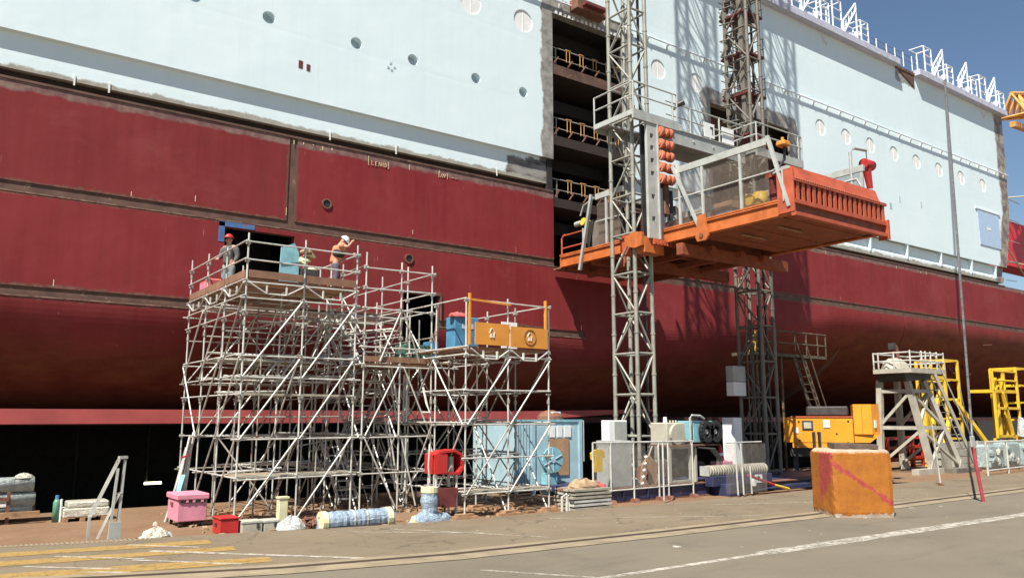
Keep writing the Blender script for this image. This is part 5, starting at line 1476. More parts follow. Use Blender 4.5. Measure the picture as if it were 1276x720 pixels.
t = thing('pump_machine', (22.0, 19.9, 0.3), 'beige pump machine on a frame with a blue box carrying two black fans', 'machine')
box('radiator', t, (21.05, 19.8, 1.62), (22.0, 20.6, 2.42), 'beige_machine', bevel=0.03)
MB().tube((21.52, 19.70, 2.02), (21.52, 19.80, 2.02), 0.36, n=20).build('radiator_cover', 'beige_machine', t)
MB().tube((21.3, 20.1, 2.42), (21.3, 20.1, 2.62), 0.08, 0.06, 10).build('beacon', 'white_paint', t)
for x in (21.55, 21.7, 21.85): pipe('filler_neck', t, (x, 20.1, 2.42), (x, 20.1, 2.5), 0.035, 'beige_machine')
bb = box('fan_box', t, (22.35, 19.75, 1.72), (23.5, 20.5, 2.48), 'teal', bevel=0.02)
for x in (22.9, 23.38):
    f_ = MB()
    for i in range(16):
        a, b2 = 2 * math.pi * i / 16, 2 * math.pi * (i + 1) / 16
        f_.bar((x + 0.25 * math.cos(a), 19.62, 2.1 + 0.3 * math.sin(a)), (x + 0.25 * math.cos(b2), 19.62, 2.1 + 0.3 * math.sin(b2)), 0.16, 0.18)
    f_.build('fan_ring', 'black_rubber', bb); MB().tube((x, 19.6, 2.1), (x, 19.7, 2.1), 0.09, n=10).build('fan_hub', 'grey_steel', bb)
    MB().tube((x, 19.715, 2.1), (x, 19.73, 2.1), 0.28, n=14).build('fan_grille', 'dark_steel', bb)
MB().path([(22.15, 19.7, 1.6), (22.15, 19.7, 2.6), (22.25, 19.7, 2.68), (22.7, 19.7, 2.66), (22.9, 19.7, 2.55)], 0.04, 8).build('lift_frame', 'grey_steel', t)
for x in (21.05, 22.1, 22.35):
    box('frame_post', t, (x, 19.7, 0.28), (x + 0.09, 19.8, 1.6), 'beige_machine')
for z in (0.35, 1.52): box('frame_rail', t, (21.15, 19.71, z), (22.09, 19.79, z + 0.1), 'beige_machine')
box('shelf', t, (21.05, 19.6, 1.61), (23.6, 20.6, 1.66), 'rust_steel')
MB().tube((21.2, 20.2, 0.85), (22.0, 20.2, 0.85), 0.32, n=14).build('engine_block', 'dark_steel', t, smooth=True); MB().tube((22.5, 20.2, 0.75), (23.2, 20.2, 0.75), 0.28, n=14).build('engine_block', 'dark_steel', t, smooth=True)
for k in range(5):
    d = 0.07 * k
    MB().path([(22.4, 19.65 + d * 0.3, 1.55), (22.9 + d, 19.5, 1.5), (23.3 + d, 19.5, 1.15 - d * 0.3), (23.15 + d, 19.5, 0.7), (22.6, 19.6, 0.6 - d * 0.2)], 0.03, 6).build('hose', 'dark_steel', t)
t = thing('safety_cone', (23.9, 20.0, 0.9), 'red and white traffic cone on a pink barrel behind the mesh fence', 'cone')
MB().tube((23.95, 19.9, 1.02), (23.95, 19.9, 1.62), 0.16, 0.04, 12).build('cone', 'bright_red', t); MB().tube((23.95, 19.9, 1.22), (23.95, 19.9, 1.38), 0.125, 0.085, 12).build('band', 'white_paint', t); box('base', t, (23.6, 19.7, 0.84), (24.4, 20.1, 1.02), 'pink_paint', bevel=0.02)
box('stand', t, (23.7, 19.8, 0.28), (24.3, 20.05, 0.83), 'dark_steel')
t = thing('tarpaulin_cover', (23.9, 19.3, 0.58), 'ribbed beige tarpaulin drum cover lying on the blue cable drawer', 'cover')
cv = MB()
for i in range(24):
    x = 22.35 + i * 0.135
    cv.tube((x, 19.25, 0.72), (x + 0.12, 19.25, 0.72), 0.22 + 0.005 * (i % 2), n=14)
cv.build('cover', 'plank_grey', t, smooth=True); box('end_board', t, (22.28, 19.05, 0.59), (22.33, 19.45, 0.92), 'grey_steel')
t = thing('electric_cabinet', (26.3, 21.0, 0.28), 'tall narrow white electric cabinet at the foot of the brown mast', 'cabinet')
box('body', t, (26.06, 20.95, 0.3), (26.6, 21.5, 2.6), 'white_paint', bevel=0.015); box('door', t, (26.1, 20.93, 0.4), (26.56, 20.949, 2.5), 'white_paint')
t = thing('switch_box', (27.3, 22.3, 3.3), 'grey and white switch box fixed high on the brown mast leg', 'switch box')
box('body', t, (27.4, 21.9, 4.1), (28.2, 22.3, 4.75), 'grey_steel', bevel=0.015); box('lower_box', t, (27.4, 21.9, 3.5), (28.2, 22.3, 4.08), 'white_paint', bevel=0.015)
t = thing('warning_pole', (24.6, 18.3, 0.1), 'red pole with yellow tip lying aslant over the blue chassis', 'pole')
pipe('red_length', t, (23.5, 18.35, 0.62), (25.0, 18.4, 0.22), 0.05, 'bright_red'); pipe('yellow_tip', t, (25.0, 18.4, 0.22), (25.9, 18.42, 0.03), 0.045, 'yellow_paint')
t = thing('white_drum', (24.2, 18.75, 0.24), 'small white plastic can on the blue chassis', 'can')
MB().tube((24.25, 18.7, 0.2), (24.25, 18.7, 0.45), 0.1, n=12).build('body', 'white_paint', t); MB().tube((24.25, 18.7, 0.451), (24.25, 18.7, 0.5), 0.05, n=8).build('cap', 'white_paint', t)

# orange generator, built in its own frame and turned to face the road
t = thing('generator', (0, 0, 0), 'orange generator set with dark exhaust box on top, raised behind the painted block', 'generator')
box('body', t, (0.0, 0.0, 1.60), (2.62, 1.4, 2.60), 'genset_orange', bevel=0.02)
box('lower_body', t, (0.30, 0.02, 1.40), (2.62, 1.38, 1.597), 'genset_orange')
box('roof_lip', t, (0.28, -0.03, 2.603), (2.62, 1.43, 2.655), 'gate_orange')
MB().prism([(2.64, 0.0), (3.3, -0.05), (3.62, 0.45), (3.62, 1.4), (2.64, 1.4)], 'z', 1.95, 3.12).build('engine_hood', 'genset_orange', t)
MB().prism([(2.64, 1.62), (3.2, 1.62), (3.6, 1.945), (2.64, 1.945)], 'y', 0.05, 1.38).build('hood_foot', 'genset_orange', t)
MB().bar((2.95, -0.035, 2.0), (2.95, -0.035, 3.08), 0.015).build('hood_seam', 'rust_steel', t)
box('sticker', t, (3.36, 0.08, 2.2), (3.5, 0.11, 2.5), 'white_paint', rz=R(57))
box('exhaust_box', t, (0.9, 0.45, 2.66), (2.5, 1.2, 3.05), 'dark_steel', bevel=0.06)
wd = box('window', t, (0.70, -0.03, 2.10), (1.12, -0.002, 2.48), 'dark_steel', bevel=0.01); box('gauge_panel', t, (0.77, -0.05, 2.17), (1.05, -0.032, 2.41), 'beige_machine')
box('sticker', t, (1.5, -0.03, 2.2), (1.75, -0.002, 2.5), 'white_paint'); box('sticker', t, (0.42, -0.03, 1.98), (0.55, -0.002, 2.2), 'white_paint')
for x, z in ((0.55, 2.42), (1.25, 1.98), (1.95, 1.95), (0.55, 1.68), (2.35, 1.6), (2.4, 2.44)): box('latch', t, (x, -0.03, z), (x + 0.07, -0.002, z + 0.05), 'dark_steel')
MB().bar((2.6, -0.01, 1.64), (2.6, -0.01, 2.58), 0.015).build('panel_seam', 'rust_steel', t)
box('under_frame', t, (0.2, 0.2, 1.05), (3.4, 1.3, 1.398), 'dark_steel')
for x in (0.3, 1.7, 3.0): box('stand_leg', t, (x, 0.4, 0.31), (x + 0.2, 1.1, 1.045), 'dark_steel')
t.location = (33.25, 23.75, -0.44); t.rotation_euler.z = R(-55); t.scale = (1.17, 1.17, 1.17)
# concrete block, painted, with plates lying on it
BP = Vector((19.66, 12.62, 0)); BA = R(-35.2)
blk = thing('concrete_block', BP, 'big orange painted concrete block with red stripes standing on the road', 'concrete block')
blk.rotation_euler.z = BA
def block_mesh():
    me = bpy.data.meshes.new('block'); bm = bmesh.new()
    S, HH = 1.62, 1.78
    n = 12
    bmesh.ops.create_cube(bm, size=1.0)
    bmesh.ops.subdivide_edges(bm, edges=list(bm.edges), cuts=n, use_grid_fill=True)
    rn = random.Random(5)
    for v in bm.verts:
        x, y, z = v.co.x + 0.5, v.co.y + 0.5, v.co.z + 0.5
        ed = sum(1 for q in (x, y, z) if q < 0.001 or q > 0.999)
        inset = 0.02 if ed == 2 else (0.035 if ed == 3 else 0)
        cx = Vector((x - 0.5, y - 0.5, z - 0.5))
        k = 1 - inset - (rn.uniform(0, 0.022) if ed >= 2 else rn.uniform(-0.003, 0.003))
        p = cx * k
        X_, Y_, Z_ = (p.x + 0.5) * S, (p.y + 0.5) * 1.55, (p.z + 0.5) * HH
        if z > 0.999:                                      # scalloped top edge of the casting
            Z_ -= 0.07 * abs(math.sin(x * math.pi * 3.0)) ** 0.4 * -1 + 0.07 if y < 0.05 or x < 0.05 else 0.02
        if z < 0.001: Z_ = max(0.0, Z_ - 0.05)
        v.co = Vector((X_, Y_, Z_))
    for f in bm.faces: f.smooth = False
    bm.to_mesh(me); bm.free(); me.materials.append(M['orange_block_paint'])
    o = bpy.data.objects.new('block', me); finish(o, blk)
    return o
block_mesh()
pl = thing('steel_plate', (20.3, 13.0, 1.78), 'dark slab of worn timber lying on top of the orange block', 'slab')
pl.rotation_euler.z = BA
o = MB().add([(0.22, 0.30, 0.0), (1.30, 0.05, 0.0), (1.52, 0.70, 0.0), (0.35, 1.1, 0.0), (0.22, 0.30, 0.13), (1.30, 0.05, 0.09), (1.52, 0.70, 0.10), (0.35, 1.1, 0.15)],
             [(3, 2, 1, 0), (4, 5, 6, 7), (0, 1, 5, 4), (1, 2, 6, 5), (2, 3, 7, 6), (3, 0, 4, 7)])
me = bpy.data.meshes.new('slab'); me.from_pydata([tuple(v) for v in o.v], [], o.f); me.materials.append(M['old_timber']); so = bpy.data.objects.new('slab', me); finish(so, pl)
pl.location = BP + Vector((0, 0, 1.775))

# ------------------------------------------------------------------ things along the pavement edge, left to right
t = thing('wrapped_pipes', (2.1, 25.0, G), 'plastic wrapped pipe sections on a rusty orange steel cradle at the far left', 'pipe load')
for k, (z, r) in enumerate(((0.88, 0.2), (0.5, 0.19), (0.26, 0.14))):
    MB().tube((-0.6, 24.9, z), (2.55 + 0.05 * (k == 1), 24.9, z), r, n=14).build('wrapped_pipe', 'grey_wrap', t, smooth=True)
MB().tube((-0.6, 25.3, 0.75), (2.5, 25.3, 0.75), 0.3, n=14).build('wrapped_pipe', 'grey_wrap', t, smooth=True)
MB().lump((2.3, 24.9, 1.05), (0.22, 0.2, 0.12), 2, 10, 6).build('plastic_fold', 'white_sheet', t)
for x in (-0.3, 0.7, 1.95):
    box('cradle_post', t, (x, 24.55, G), (x + 0.08, 24.63, 0.72), 'rust_steel')
box('cradle_rail', t, (-0.6, 24.5, 0.10), (2.7, 24.6, 0.22), 'wood'); box('cradle_rail', t, (-0.6, 25.5, 0.1), (2.7, 25.6, 0.22), 'wood')
box('cradle_arm', t, (1.0, 24.52, 0.5), (2.0, 24.58, 0.6), 'rust_steel'); box('strap', t, (1.5, 24.66, 0.35), (2.0, 24.69, 0.42), 'white_paint')
t = thing('gas_cylinder', (3.06, 24.4, G), 'green gas cylinder with a blue cap standing at the dock edge', 'gas cylinder')
MB().path([(3.06, 24.4, G), (3.06, 24.4, 0.42), (3.06, 24.4, 0.5)], [0.085, 0.085, 0.05], 14).build('body', 'green_paint', t, smooth=True); MB().tube((3.06, 24.4, 0.5), (3.06, 24.4, 0.6), 0.045, n=10).build('cap', 'blue_box', t)
MB().tube((3.16, 24.35, G), (3.16, 24.35, 0.5), 0.03, n=8).build('hose_pipe', 'white_paint', t)
t = thing('white_crates', (3.7, 24.4, G), 'white plastic covered stack on timber bearers beside the green cylinder', 'covered stack')
box('stack', t, (3.2, 24.2, 0.02), (4.3, 24.9, 0.26), 'white_sheet', bevel=0.03); box('stack_top', t, (3.3, 24.22, 0.262), (4.28, 24.88, 0.42), 'white_sheet', bevel=0.03)
for x in (3.2, 3.6, 4.1): box('bearer', t, (x, 24.15, G), (x + 0.12, 24.95, 0.015), 'wood')
t = thing('stair_handrail', (3.3, 19.9, 0), 'grey steel stair handrail frame rising from the pavement edge at left', 'handrail')
MB().bar((3.12, 19.75, 0.02), (3.12, 19.75, 0.5), 0.08, 0.05).build('short_post', 'grey_steel', t)
MB().bar((3.12, 19.75, 0.48), (3.62, 19.7, 1.72), 0.05, 0.07).build('sloping_rail', 'galvanised', t)
MB().bar((3.30, 19.75, 0.02), (3.66, 19.7, 0.95), 0.04, 0.05).build('sloping_rail', 'galvanised', t)
MB().bar((3.52, 19.7, 0.0), (3.60, 19.7, 1.5), 0.07, 0.05).build('tall_post', 'grey_steel', t)
MB().bar((3.68, 19.75, 0.0), (3.74, 19.75, 1.68), 0.08, 0.05).build('tall_post', 'grey_steel', t)
MB().bar((3.6, 19.7, 1.73), (3.78, 19.75, 1.73), 0.08, 0.06).build('top_cap', 'galvanised', t); MB().bar((3.6, 19.72, 0.95), (3.74, 19.72, 0.98), 0.04).build('tie', 'galvanised', t)
box('foot_plate', t, (3.5, 19.62, 0.0), (3.74, 19.7, 0.36), 'grey_steel')
t = thing('tool_bin', (5.6, 21.6, G), 'pink steel site bin on castors beside the scaffold foot', 'bin')
TP = (5.35, 21.4)
mb = MB(); mb.box((5.32, 21.35, 0.06), (6.02, 22.35, 0.58)); mb.build('body', 'pink_paint', t, bevel=0.015)
box('lid', t, (5.28, 21.30, 0.585), (6.06, 22.4, 0.72), 'pink_paint', bevel=0.02)
box('lid_slot', t, (5.38, 21.325, 0.50), (5.99, 21.348, 0.57), 'dark_steel')
for x in (5.5, 5.66, 5.86): box('lid_clasp', t, (x, 21.31, 0.52), (x + 0.06, 21.324, 0.62), 'pink_paint')
box('side_handle', t, (5.29, 21.8, 0.42), (5.318, 22.0, 0.5), 'rust_steel')
for x, y in ((5.4, 21.42), (5.94, 21.42), (5.4, 22.25), (5.94, 22.25)):
    MB().tube((x - 0.03, y, G + 0.06), (x + 0.03, y, G + 0.06), 0.06, n=10).build('castor', 'black_rubber', t)
t = thing('leaning_poles', (5.75, 22.9, G), 'bundle of tubes and boards leaning on the scaffold behind the pink bin', 'poles')
for k, (x0, x1, zt, mt_) in enumerate(((5.36, 5.82, 1.5, 'galvanised'), (5.48, 5.94, 2.1, 'galvanised'), (5.6, 6.0, 2.12, 'plank_grey'), (5.7, 6.03, 1.9, 'galvanised'), (5.42, 5.9, 1.8, 'old_tube'), (5.8, 6.08, 2.2, 'galvanised'))):
    pipe('pole', t, (x0, 22.7 + 0.03 * k, G), (x1, 23.0 + 0.05 * k, zt), 0.03, mt_)
MB().bar((5.55, 22.7, 0.3), (5.78, 22.85, 1.1), 0.16, 0.02).build('blue_sheet', 'teal', t)
MB().bar((5.66, 22.7, 1.55), (5.9, 22.75, 1.62), 0.04).build('red_clamp', 'bright_red', t)
t = thing('red_toolbox', (5.95, 19.6, G), 'bright red metal box on the dirt in front of the scaffold', 'box')
box('body', t, (5.82, 19.5, G), (6.25, 20.1, 0.26), 'bright_red', bevel=0.012); box('lid', t, (5.80, 19.48, 0.263), (6.27, 20.12, 0.30), 'bright_red', bevel=0.01); box('handle', t, (5.795, 19.75, 0.1), (5.815, 19.88, 0.16), 'dark_steel')
for i, (a, b2, h) in enumerate(((6.3, 6.78, 0.20), (6.82, 7.2, 0.19))):
    t = thing('grey_crate', (a + 0.2, 19.5, G), ('grey metal trunk directly right of the red box', 'grey metal trunk with a dark clasp, next to the white plastic sack')[i], 'trunk', 'grey trunks by the scaffold foot')
    box('body', t, (a, 19.4, G), (b2, 19.8, h), 'concrete', bevel=0.012); box('clasp', t, (b2 - 0.14, 19.38, 0.03), (b2 - 0.08, 19.399, 0.14), 'dark_steel'); box('lid_edge', t, (a - 0.01, 19.39, h - 0.05), (b2 + 0.01, 19.81, h - 0.03), 'grey_steel')
t = thing('plastic_sack', (7.4, 19.2, G), 'white plastic sack slumped at the foot of the scaffold', 'sack')
MB().lump((7.42, 19.2, G), (0.34, 0.25, 0.33), 11, 16, 9).build('sack_body', 'clear_wrap', t); MB().lump((7.68, 19.15, G), (0.1, 0.1, 0.16), 12, 10, 6).build('knot', 'clear_wrap', t)
t = thing('cable_heap', (7.85, 19.1, G), 'heap of brown hoses and cable beside the wrapped bundle', 'hose heap')
for k in range(6):
    mb = MB(); r0 = random.Random(k)
    mb.path([(7.72 + r0.uniform(0, .3), 18.95 + r0.uniform(0, .4), G + 0.06 + r0.uniform(0, .22)) for _ in range(7)], 0.045, 6)
    mb.build('hose_coil', 'rust_steel', t)
MB().path([(7.95, 18.85, 0.22), (8.2, 18.8, 0.24), (8.6, 18.7, 0.16), (8.85, 18.6, 0.04)], 0.025, 6).build('black_hose', 'black_rubber', t)
t = thing('duct_stub', (7.55, 20.2, G), 'short cream coloured duct standing upright at the scaffold foot', 'duct')
box('body', t, (7.42, 20.1, G), (7.66, 20.3, 0.62), 'pale_foam', bevel=0.02); box('rim', t, (7.40, 20.08, 0.60), (7.68, 20.32, 0.64), 'pale_foam')
def wrapped(t, x0, x1, y, r, cap=True):
    mb = MB(); n = 26; rn = random.Random(9)
    pts = []; rs = []
    for i in range(n + 1):
        pts.append((x0 + (x1 - x0) * i / n, y + rn.uniform(-.015, .015), G + r * 0.85 + rn.uniform(-.01, .01))); rs.append(r * rn.uniform(0.95, 1.03))
    mb.path(pts, rs, 16); mb.build('wrapped_roll', 'blue_wrap', t)
    for x in (x0 + 0.12, x1 - 0.02):
        MB().tube((x - 0.14, y, G + r * 0.85), (x, y, G + r * 0.85), r * 1.04, n=16).build('foam_end', 'pale_foam', t)
    for f_ in (0.42, 0.60): MB().tube((x0 + (x1 - x0) * f_, y, G + r * 0.85), (x0 + (x1 - x0) * f_ + 0.03, y, G + r * 0.85), r * 1.05, n=14).build('tape_band', 'white_sheet', t)
t = thing('wrapped_bundle', (8.9, 18.85, G), 'long roll wrapped in bluish plastic with pale yellow foam ends lying before the scaffold', 'wrapped roll')
wrapped(t, 7.98, 9.85, 18.8, 0.24)
t = thing('wrapped_duct', (10.95, 18.8, G), 'upright plastic wrapped duct with yellow foam collar on a crumpled plastic base', 'wrapped duct')
mb = MB(); rn = random.Random(2)
mb.path([(10.98 + rn.uniform(-.02, .02), 18.8, G + 0.02 + 0.07 * i) for i in range(11)], [0.30, 0.27, 0.25] + [0.22 * rn.uniform(0.92, 1.08) for _ in range(8)], 14); mb.build('wrapped_tube', 'blue_wrap', t)
MB().tube((10.98, 18.8, 0.66), (10.98, 18.8, 0.80), 0.23, n=14).build('foam_collar', 'pale_foam', t)
MB().lump((10.9, 18.75, G), (0.5, 0.3, 0.26), 21, 18, 8).build('plastic_skirt', 'blue_wrap', t); MB().lump((10.5, 18.7, G), (0.14, 0.12, 0.18), 22, 10, 6).build('foam_pad', 'pale_foam', t); MB().lump((11.4, 18.75, G), (0.22, 0.16, 0.2), 23, 12, 6).build('plastic_fold', 'blue_wrap', t)
t = thing('barrel_mixer', (11.75, 19.2, G), 'red open mouthed mixer drum on a stand with a darker red hopper below', 'mixer')
mb = MB()
prof = [(1.06, .0), (1.06, .78), (1.22, .92), (1.55, .92), (1.70, .80), (1.74, .0)]
o0 = [(11.25, 1.1), (12.05, 1.06), (12.2, 1.25), (12.12, 1.62), (11.9, 1.74), (11.4, 1.70), (11.25, 1.6)]
y0_, y1_ = 19.0, 19.55
n = len(o0)
inner = [(11.7 + (p[0] - 11.7) * 0.86, 1.42 + (p[1] - 1.42) * 0.8) for p in o0]
mb.add([(p[0], y0_, p[1]) for p in o0] + [(p[0], y1_, p[1]) for p in o0] + [(p[0], y0_, p[1]) for p in inner] + [(p[0], y1_ - 0.06, p[1]) for p in inner],
       [(i, (i + 1) % n, n + (i + 1) % n, n + i) for i in range(n)] + [tuple(range(n, 2 * n))] +
       [(i, (i + 1) % n, 2 * n + (i + 1) % n, 2 * n + i) for i in range(n)] + [(2 * n + i, 2 * n + (i + 1) % n, 3 * n + (i + 1) % n, 3 * n + i) for i in range(n)] + [tuple(range(3 * n, 4 * n))])
mb.build('drum_shell', 'bright_red', t)
MB().box((11.3, 18.96, 1.12), (11.62, 18.995, 1.62)).build('drum_flap', 'bright_red', t); MB().tube((11.85, 19.2, 1.12), (11.85, 19.2, 1.55), 0.1, n=10).build('inner_can', 'grey_steel', t)
MB().prism([(11.4, 0.72), (11.95, 0.72), (11.88, 0.22), (11.52, 0.22)], 'y', 18.95, 19.4).build('hopper', 'dark_red', t)
for x in (11.35, 12.0):
    pipe('stand_leg', t, (x, 19.1, G), (x, 19.1, 1.08), 0.035, 'galvanised'); pipe('stand_leg', t, (x, 19.5, G), (x, 19.5, 1.08), 0.035, 'galvanised')
MB().path([(11.15, 19.0, 1.7), (11.08, 19.0, 1.9), (11.05, 19.0, 1.3), (11.1, 19.0, 0.9)], 0.025, 6).build('bent_handle', 'galvanised', t)
MB().path([(11.55, 18.95, 0.22), (11.5, 18.9, 0.1), (11.6, 18.85, 0.02)], 0.03, 6).build('drain_hose', 'black_rubber', t)
t = thing('plank_stack', (16.1, 18.5, G), 'stack of grey scaffold planks with a brown sack on top, by the fence', 'plank stack')
PAL = [(15.45, 16.9)]
for k in range(6):
    for j in range(4):
        x0 = 15.4 + random.uniform(-.06, .06); x1 = 16.85 + random.uniform(-.05, .05)
        plank('plank', t, (x0, 18.25 + j * 0.24, G + 0.07 + k * 0.105), (x1, 18.25 + j * 0.24, G + 0.07 + k * 0.105), 0.22, 0.065, random.choice(('plank_grey', 'plank_grey', 'galvanised', 'toe_brown')))
for x in (15.45, 16.1, 16.7): box('bearer', t, (x, 18.1, G), (x + 0.1, 19.1, G + 0.03), 'wood')
MB().lump((16.05, 18.55, G + 0.64), (0.55, 0.32, 0.24), 31, 14, 7).build('sack', 'sack', t); MB().lump((16.6, 18.5, G + 0.64), (0.3, 0.22, 0.12), 32, 12, 6).build('sack', 'red_cloth', t)
t = thing('bent_clamp_rack', (15.35, 18.2, G), 'pale bent tube rack beside the plank stack and blue container', 'rack')
for k in range(2): MB().path([(15.15 + k * .18, 18.4, G), (15.15 + k * .18, 18.4, 0.35), (15.3 + k * .18, 18.4, 0.42), (15.4 + k * .15, 18.4, 0.2), (15.42 + k * .15, 18.4, G)], 0.04, 8).build('bent_tube', 'galvanised', t)
t = thing('white_tarp', (4.5, 19.75, G), 'crumpled cream tarpaulin lying on the dirt by the pavement edge', 'tarpaulin')
MB().lump((4.52, 19.85, G), (0.3, 0.2, 0.24), 41, 14, 7).build('sheet', 'white_sheet', t); MB().lump((4.25, 19.85, G), (0.12, 0.08, 0.07), 42, 10, 6).build('sheet_tail', 'white_sheet', t)
MB().lump((4.75, 19.9, G), (0.14, 0.1, 0.12), 43, 10, 6).build('sheet_fold', 'clear_wrap', t)
t = thing('litter', (5.0, 22.3, G), 'small scrap of white plastic on the dirt near the pink bin', 'litter')
MB().lump((5.02, 22.2, G), (0.06, 0.05, 0.1), 44, 8, 6).build('scrap', 'white_sheet', t)
# debris on the dirt between the scaffold feet
db = MB(); rn = random.Random(17)
for i in range(260):
    x = rn.uniform(5.5, 17.2); y = rn.uniform(max(18.4, edge_y(x) + 0.1), 24.5); s = rn.uniform(0.02, 0.10)
    db.box((x, y, G), (x + s * rn.uniform(1, 4), y + s, G + s * 0.7), rn.uniform(0, 3))
o = db.build('rubble', 'sack', None); o['kind'] = 'stuff'; o['label'] = 'small rubble and timber scraps strewn on the dirt under the scaffolds'
db = MB()
for i in range(70):
    x = rn.uniform(6, 17); y = rn.uniform(max(18.6, edge_y(x) + 0.2), 24.5); a = rn.uniform(0, 3.1); l = rn.uniform(0.3, 1.4)
    db.bar((x, y, G + 0.04), (x + l * math.cos(a), y + l * math.sin(a) * 0.4, G + 0.05), rn.uniform(0.04, 0.12), 0.05)
o = db.build('scrap_timber', 'wood', None); o['kind'] = 'stuff'; o['label'] = 'loose battens and offcuts scattered under the scaffolds'
db = MB()
for i in range(60):
    x = rn.uniform(8, 32); y = rn.uniform(10, 17); s = rn.uniform(0.008, 0.02)
    db.box((x, y, 0.0), (x + s * rn.uniform(1, 3), y + s, s * 0.5), rn.uniform(0, 3))
for x, y, s in ((12.6, 11.7, .10), (20.2, 12.1, .05), (23.5, 12.6, .07), (24.6, 12.3, .06)):
    db.box((x, y, 0.0), (x + s * 1.6, y + s, 0.02), rn.uniform(0, 3))
o = db.build('pavement_litter', 'white_sheet', None); o['kind'] = 'stuff'; o['label'] = 'tiny pale scraps and stones on the road'

# blue container
t = thing('blue_container', (18.0, 23.5, G), 'pale blue steel site container behind the lower scaffold, with white window panes', 'container')
CX0, CX1, CY0, CY1, CZ = 16.8, 19.9, 23.0, 25.6, 2.45
box('body', t, (CX0, CY0, 0.05), (CX1, CY1, CZ), 'container_blue')
for x in (CX0, 17.55, 19.75): box('corner_post', t, (x, CY0 - 0.05, G), (x + 0.15, CY0 - 0.002, CZ + 0.03), 'container_blue')
box('roof_rail', t, (CX0, CY0 - 0.04, CZ + 0.003), (CX1 + 0.02, CY0 + 0.1, CZ + 0.08), 'teal')
for i in range(5):
    x = CX0 + 0.2 + i * 0.13
    box('corrugation', t, (x, CY0 - 0.03, 0.15), (x + 0.06, CY0 - 0.002, CZ - 0.05), 'container_blue')
box('brown_board', t, (18.35, CY0 - 0.04, 0.55), (19.25, CY0 - 0.003, 1.85), 'brown_card')
for x in (18.38, 18.72, 19.05): box('window_pane', t, (x, CY0 - 0.035, 1.9), (x + (0.24 if x < 19 else 0.32), CY0 - 0.003, 2.3), 'white_paint')
pipe('drain_pipe', t, (CX1 + 0.1, CY0, 1.0), (CX1 + 0.1, CY0, 2.5), 0.03, 'grey_steel')
t = thing('cable_drum', (18.2, 22.7, 0.6), 'round pale blue cable drum leaning against the container', 'drum')
MB().tube((18.18, 22.55, 1.12), (18.18, 22.62, 1.12), 0.45, n=22).build('flange', 'teal', t); MB().tube((18.18, 22.63, 1.12), (18.18, 22.9, 1.12), 0.25, n=14).build('core', 'teal', t); MB().tube((18.18, 22.52, 1.12), (18.18, 22.549, 1.12), 0.1, n=12).build('hub', 'container_blue', t)
for a in (0.4, 1.6, 2.7): MB().bar((18.18 + .43 * math.cos(a), 22.54, 1.12 + .43 * math.sin(a)), (18.18 - .43 * math.cos(a), 22.54, 1.12 - .43 * math.sin(a)), 0.03, 0.02).build('spoke', 'container_blue', t)
box('stand', t, (17.95, 22.6, G), (18.4, 22.95, 0.66), 'teal')
t = thing('roof_fan', (18.95, 23.4, CZ), 'rusty domed fan cowl on the roof of the blue container', 'fan')
MB().path([(18.9, 23.6, CZ), (18.9, 23.6, CZ + 0.2), (18.9, 23.6, CZ + 0.34), (18.9, 23.6, CZ + 0.42)], [0.5, 0.48, 0.36, 0.12], 16).build('cowl', 'rust_steel', t); box('pale_cap', t, (18.7, 23.25, CZ + 0.2), (19.15, 23.4, CZ + 0.36), 'container_blue', bevel=0.03)

# ------------------------------------------------------------------ right side: trestle, yellow towers, posts, cable
t = thing('trestle_tower', (39.5, 21.0, G), 'grey steel trestle tower with railed top and steep side stair, on the far right quay', 'trestle')
TX, TY = 38.8, 20.6
zt_ = 4.45
legs = {'a': ((TX + 0.25, TY + 1.5), (TX + 0.15, TY + 1.7)), 'b': ((TX + 0.35, TY + 0.15), (TX + 1.0, TY - 0.45)), 'c': ((TX + 1.9, TY + 1.5), (TX + 2.3, TY + 1.7)), 'd': ((TX + 1.9, TY + 0.15), (TX + 3.7, TY - 0.5))}
def lp(k, z):
    a, b2 = legs[k]; f_ = z / zt_
    return (b2[0] + (a[0] - b2[0]) * f_, b2[1] + (a[1] - b2[1]) * f_, z)
for k in 'abcd':
    MB().bar(lp(k, 0.12), lp(k, zt_), 0.27, 0.24).build('leg', 'trestle_grey', t)
    f0 = lp(k, 0); MB().prism([(f0[0] - .45, 0.0), (f0[0] + .45, 0.0), (f0[0] + .15, 0.55), (f0[0] - .15, 0.55)], 'y', f0[1] - 0.12, f0[1] - 0.09).build('gusset', 'trestle_grey', t)
for z in (2.1, 3.9):
    for a, b2 in (('a', 'b'), ('b', 'd'), ('d', 'c'), ('c', 'a')): MB().bar(lp(a, z), lp(b2, z), 0.17).build('girt', 'trestle_grey', t)
for a, b2 in (('a', 'b'), ('b', 'd'), ('c', 'd')):
    for z0, z1 in ((0.3, 2.0), (2.2, 3.85)):
        MB().bar(lp(a, z0), lp(b2, z1), 0.13).build('brace', 'trestle_grey', t)
        if a == 'b': MB().bar(lp(b2, z0), lp(a, z1), 0.13).build('brace', 'trestle_grey', t)
MB().prism([(TX, 4.35), (TX + 2.3, 4.5), (TX + 2.5, 4.75), (TX - .1, 4.75)], 'y', TY, TY + 1.4).build('head_beam', 'dark_steel', t)
box('platform_floor', t, (TX - 0.3, TY - 0.45, 4.76), (TX + 3.0, TY + 1.5, 4.98), 'trestle_grey')
for z in (5.35, 5.75):
    MB().path([(TX - 0.28, TY + 1.45, z), (TX - 0.28, TY - 0.42, z), (TX + 2.98, TY - 0.42, z), (TX + 2.98, TY + 1.45, z), (TX - 0.28, TY + 1.45, z)], 0.04, 6).build('guard_rail', 'galvanised', t)
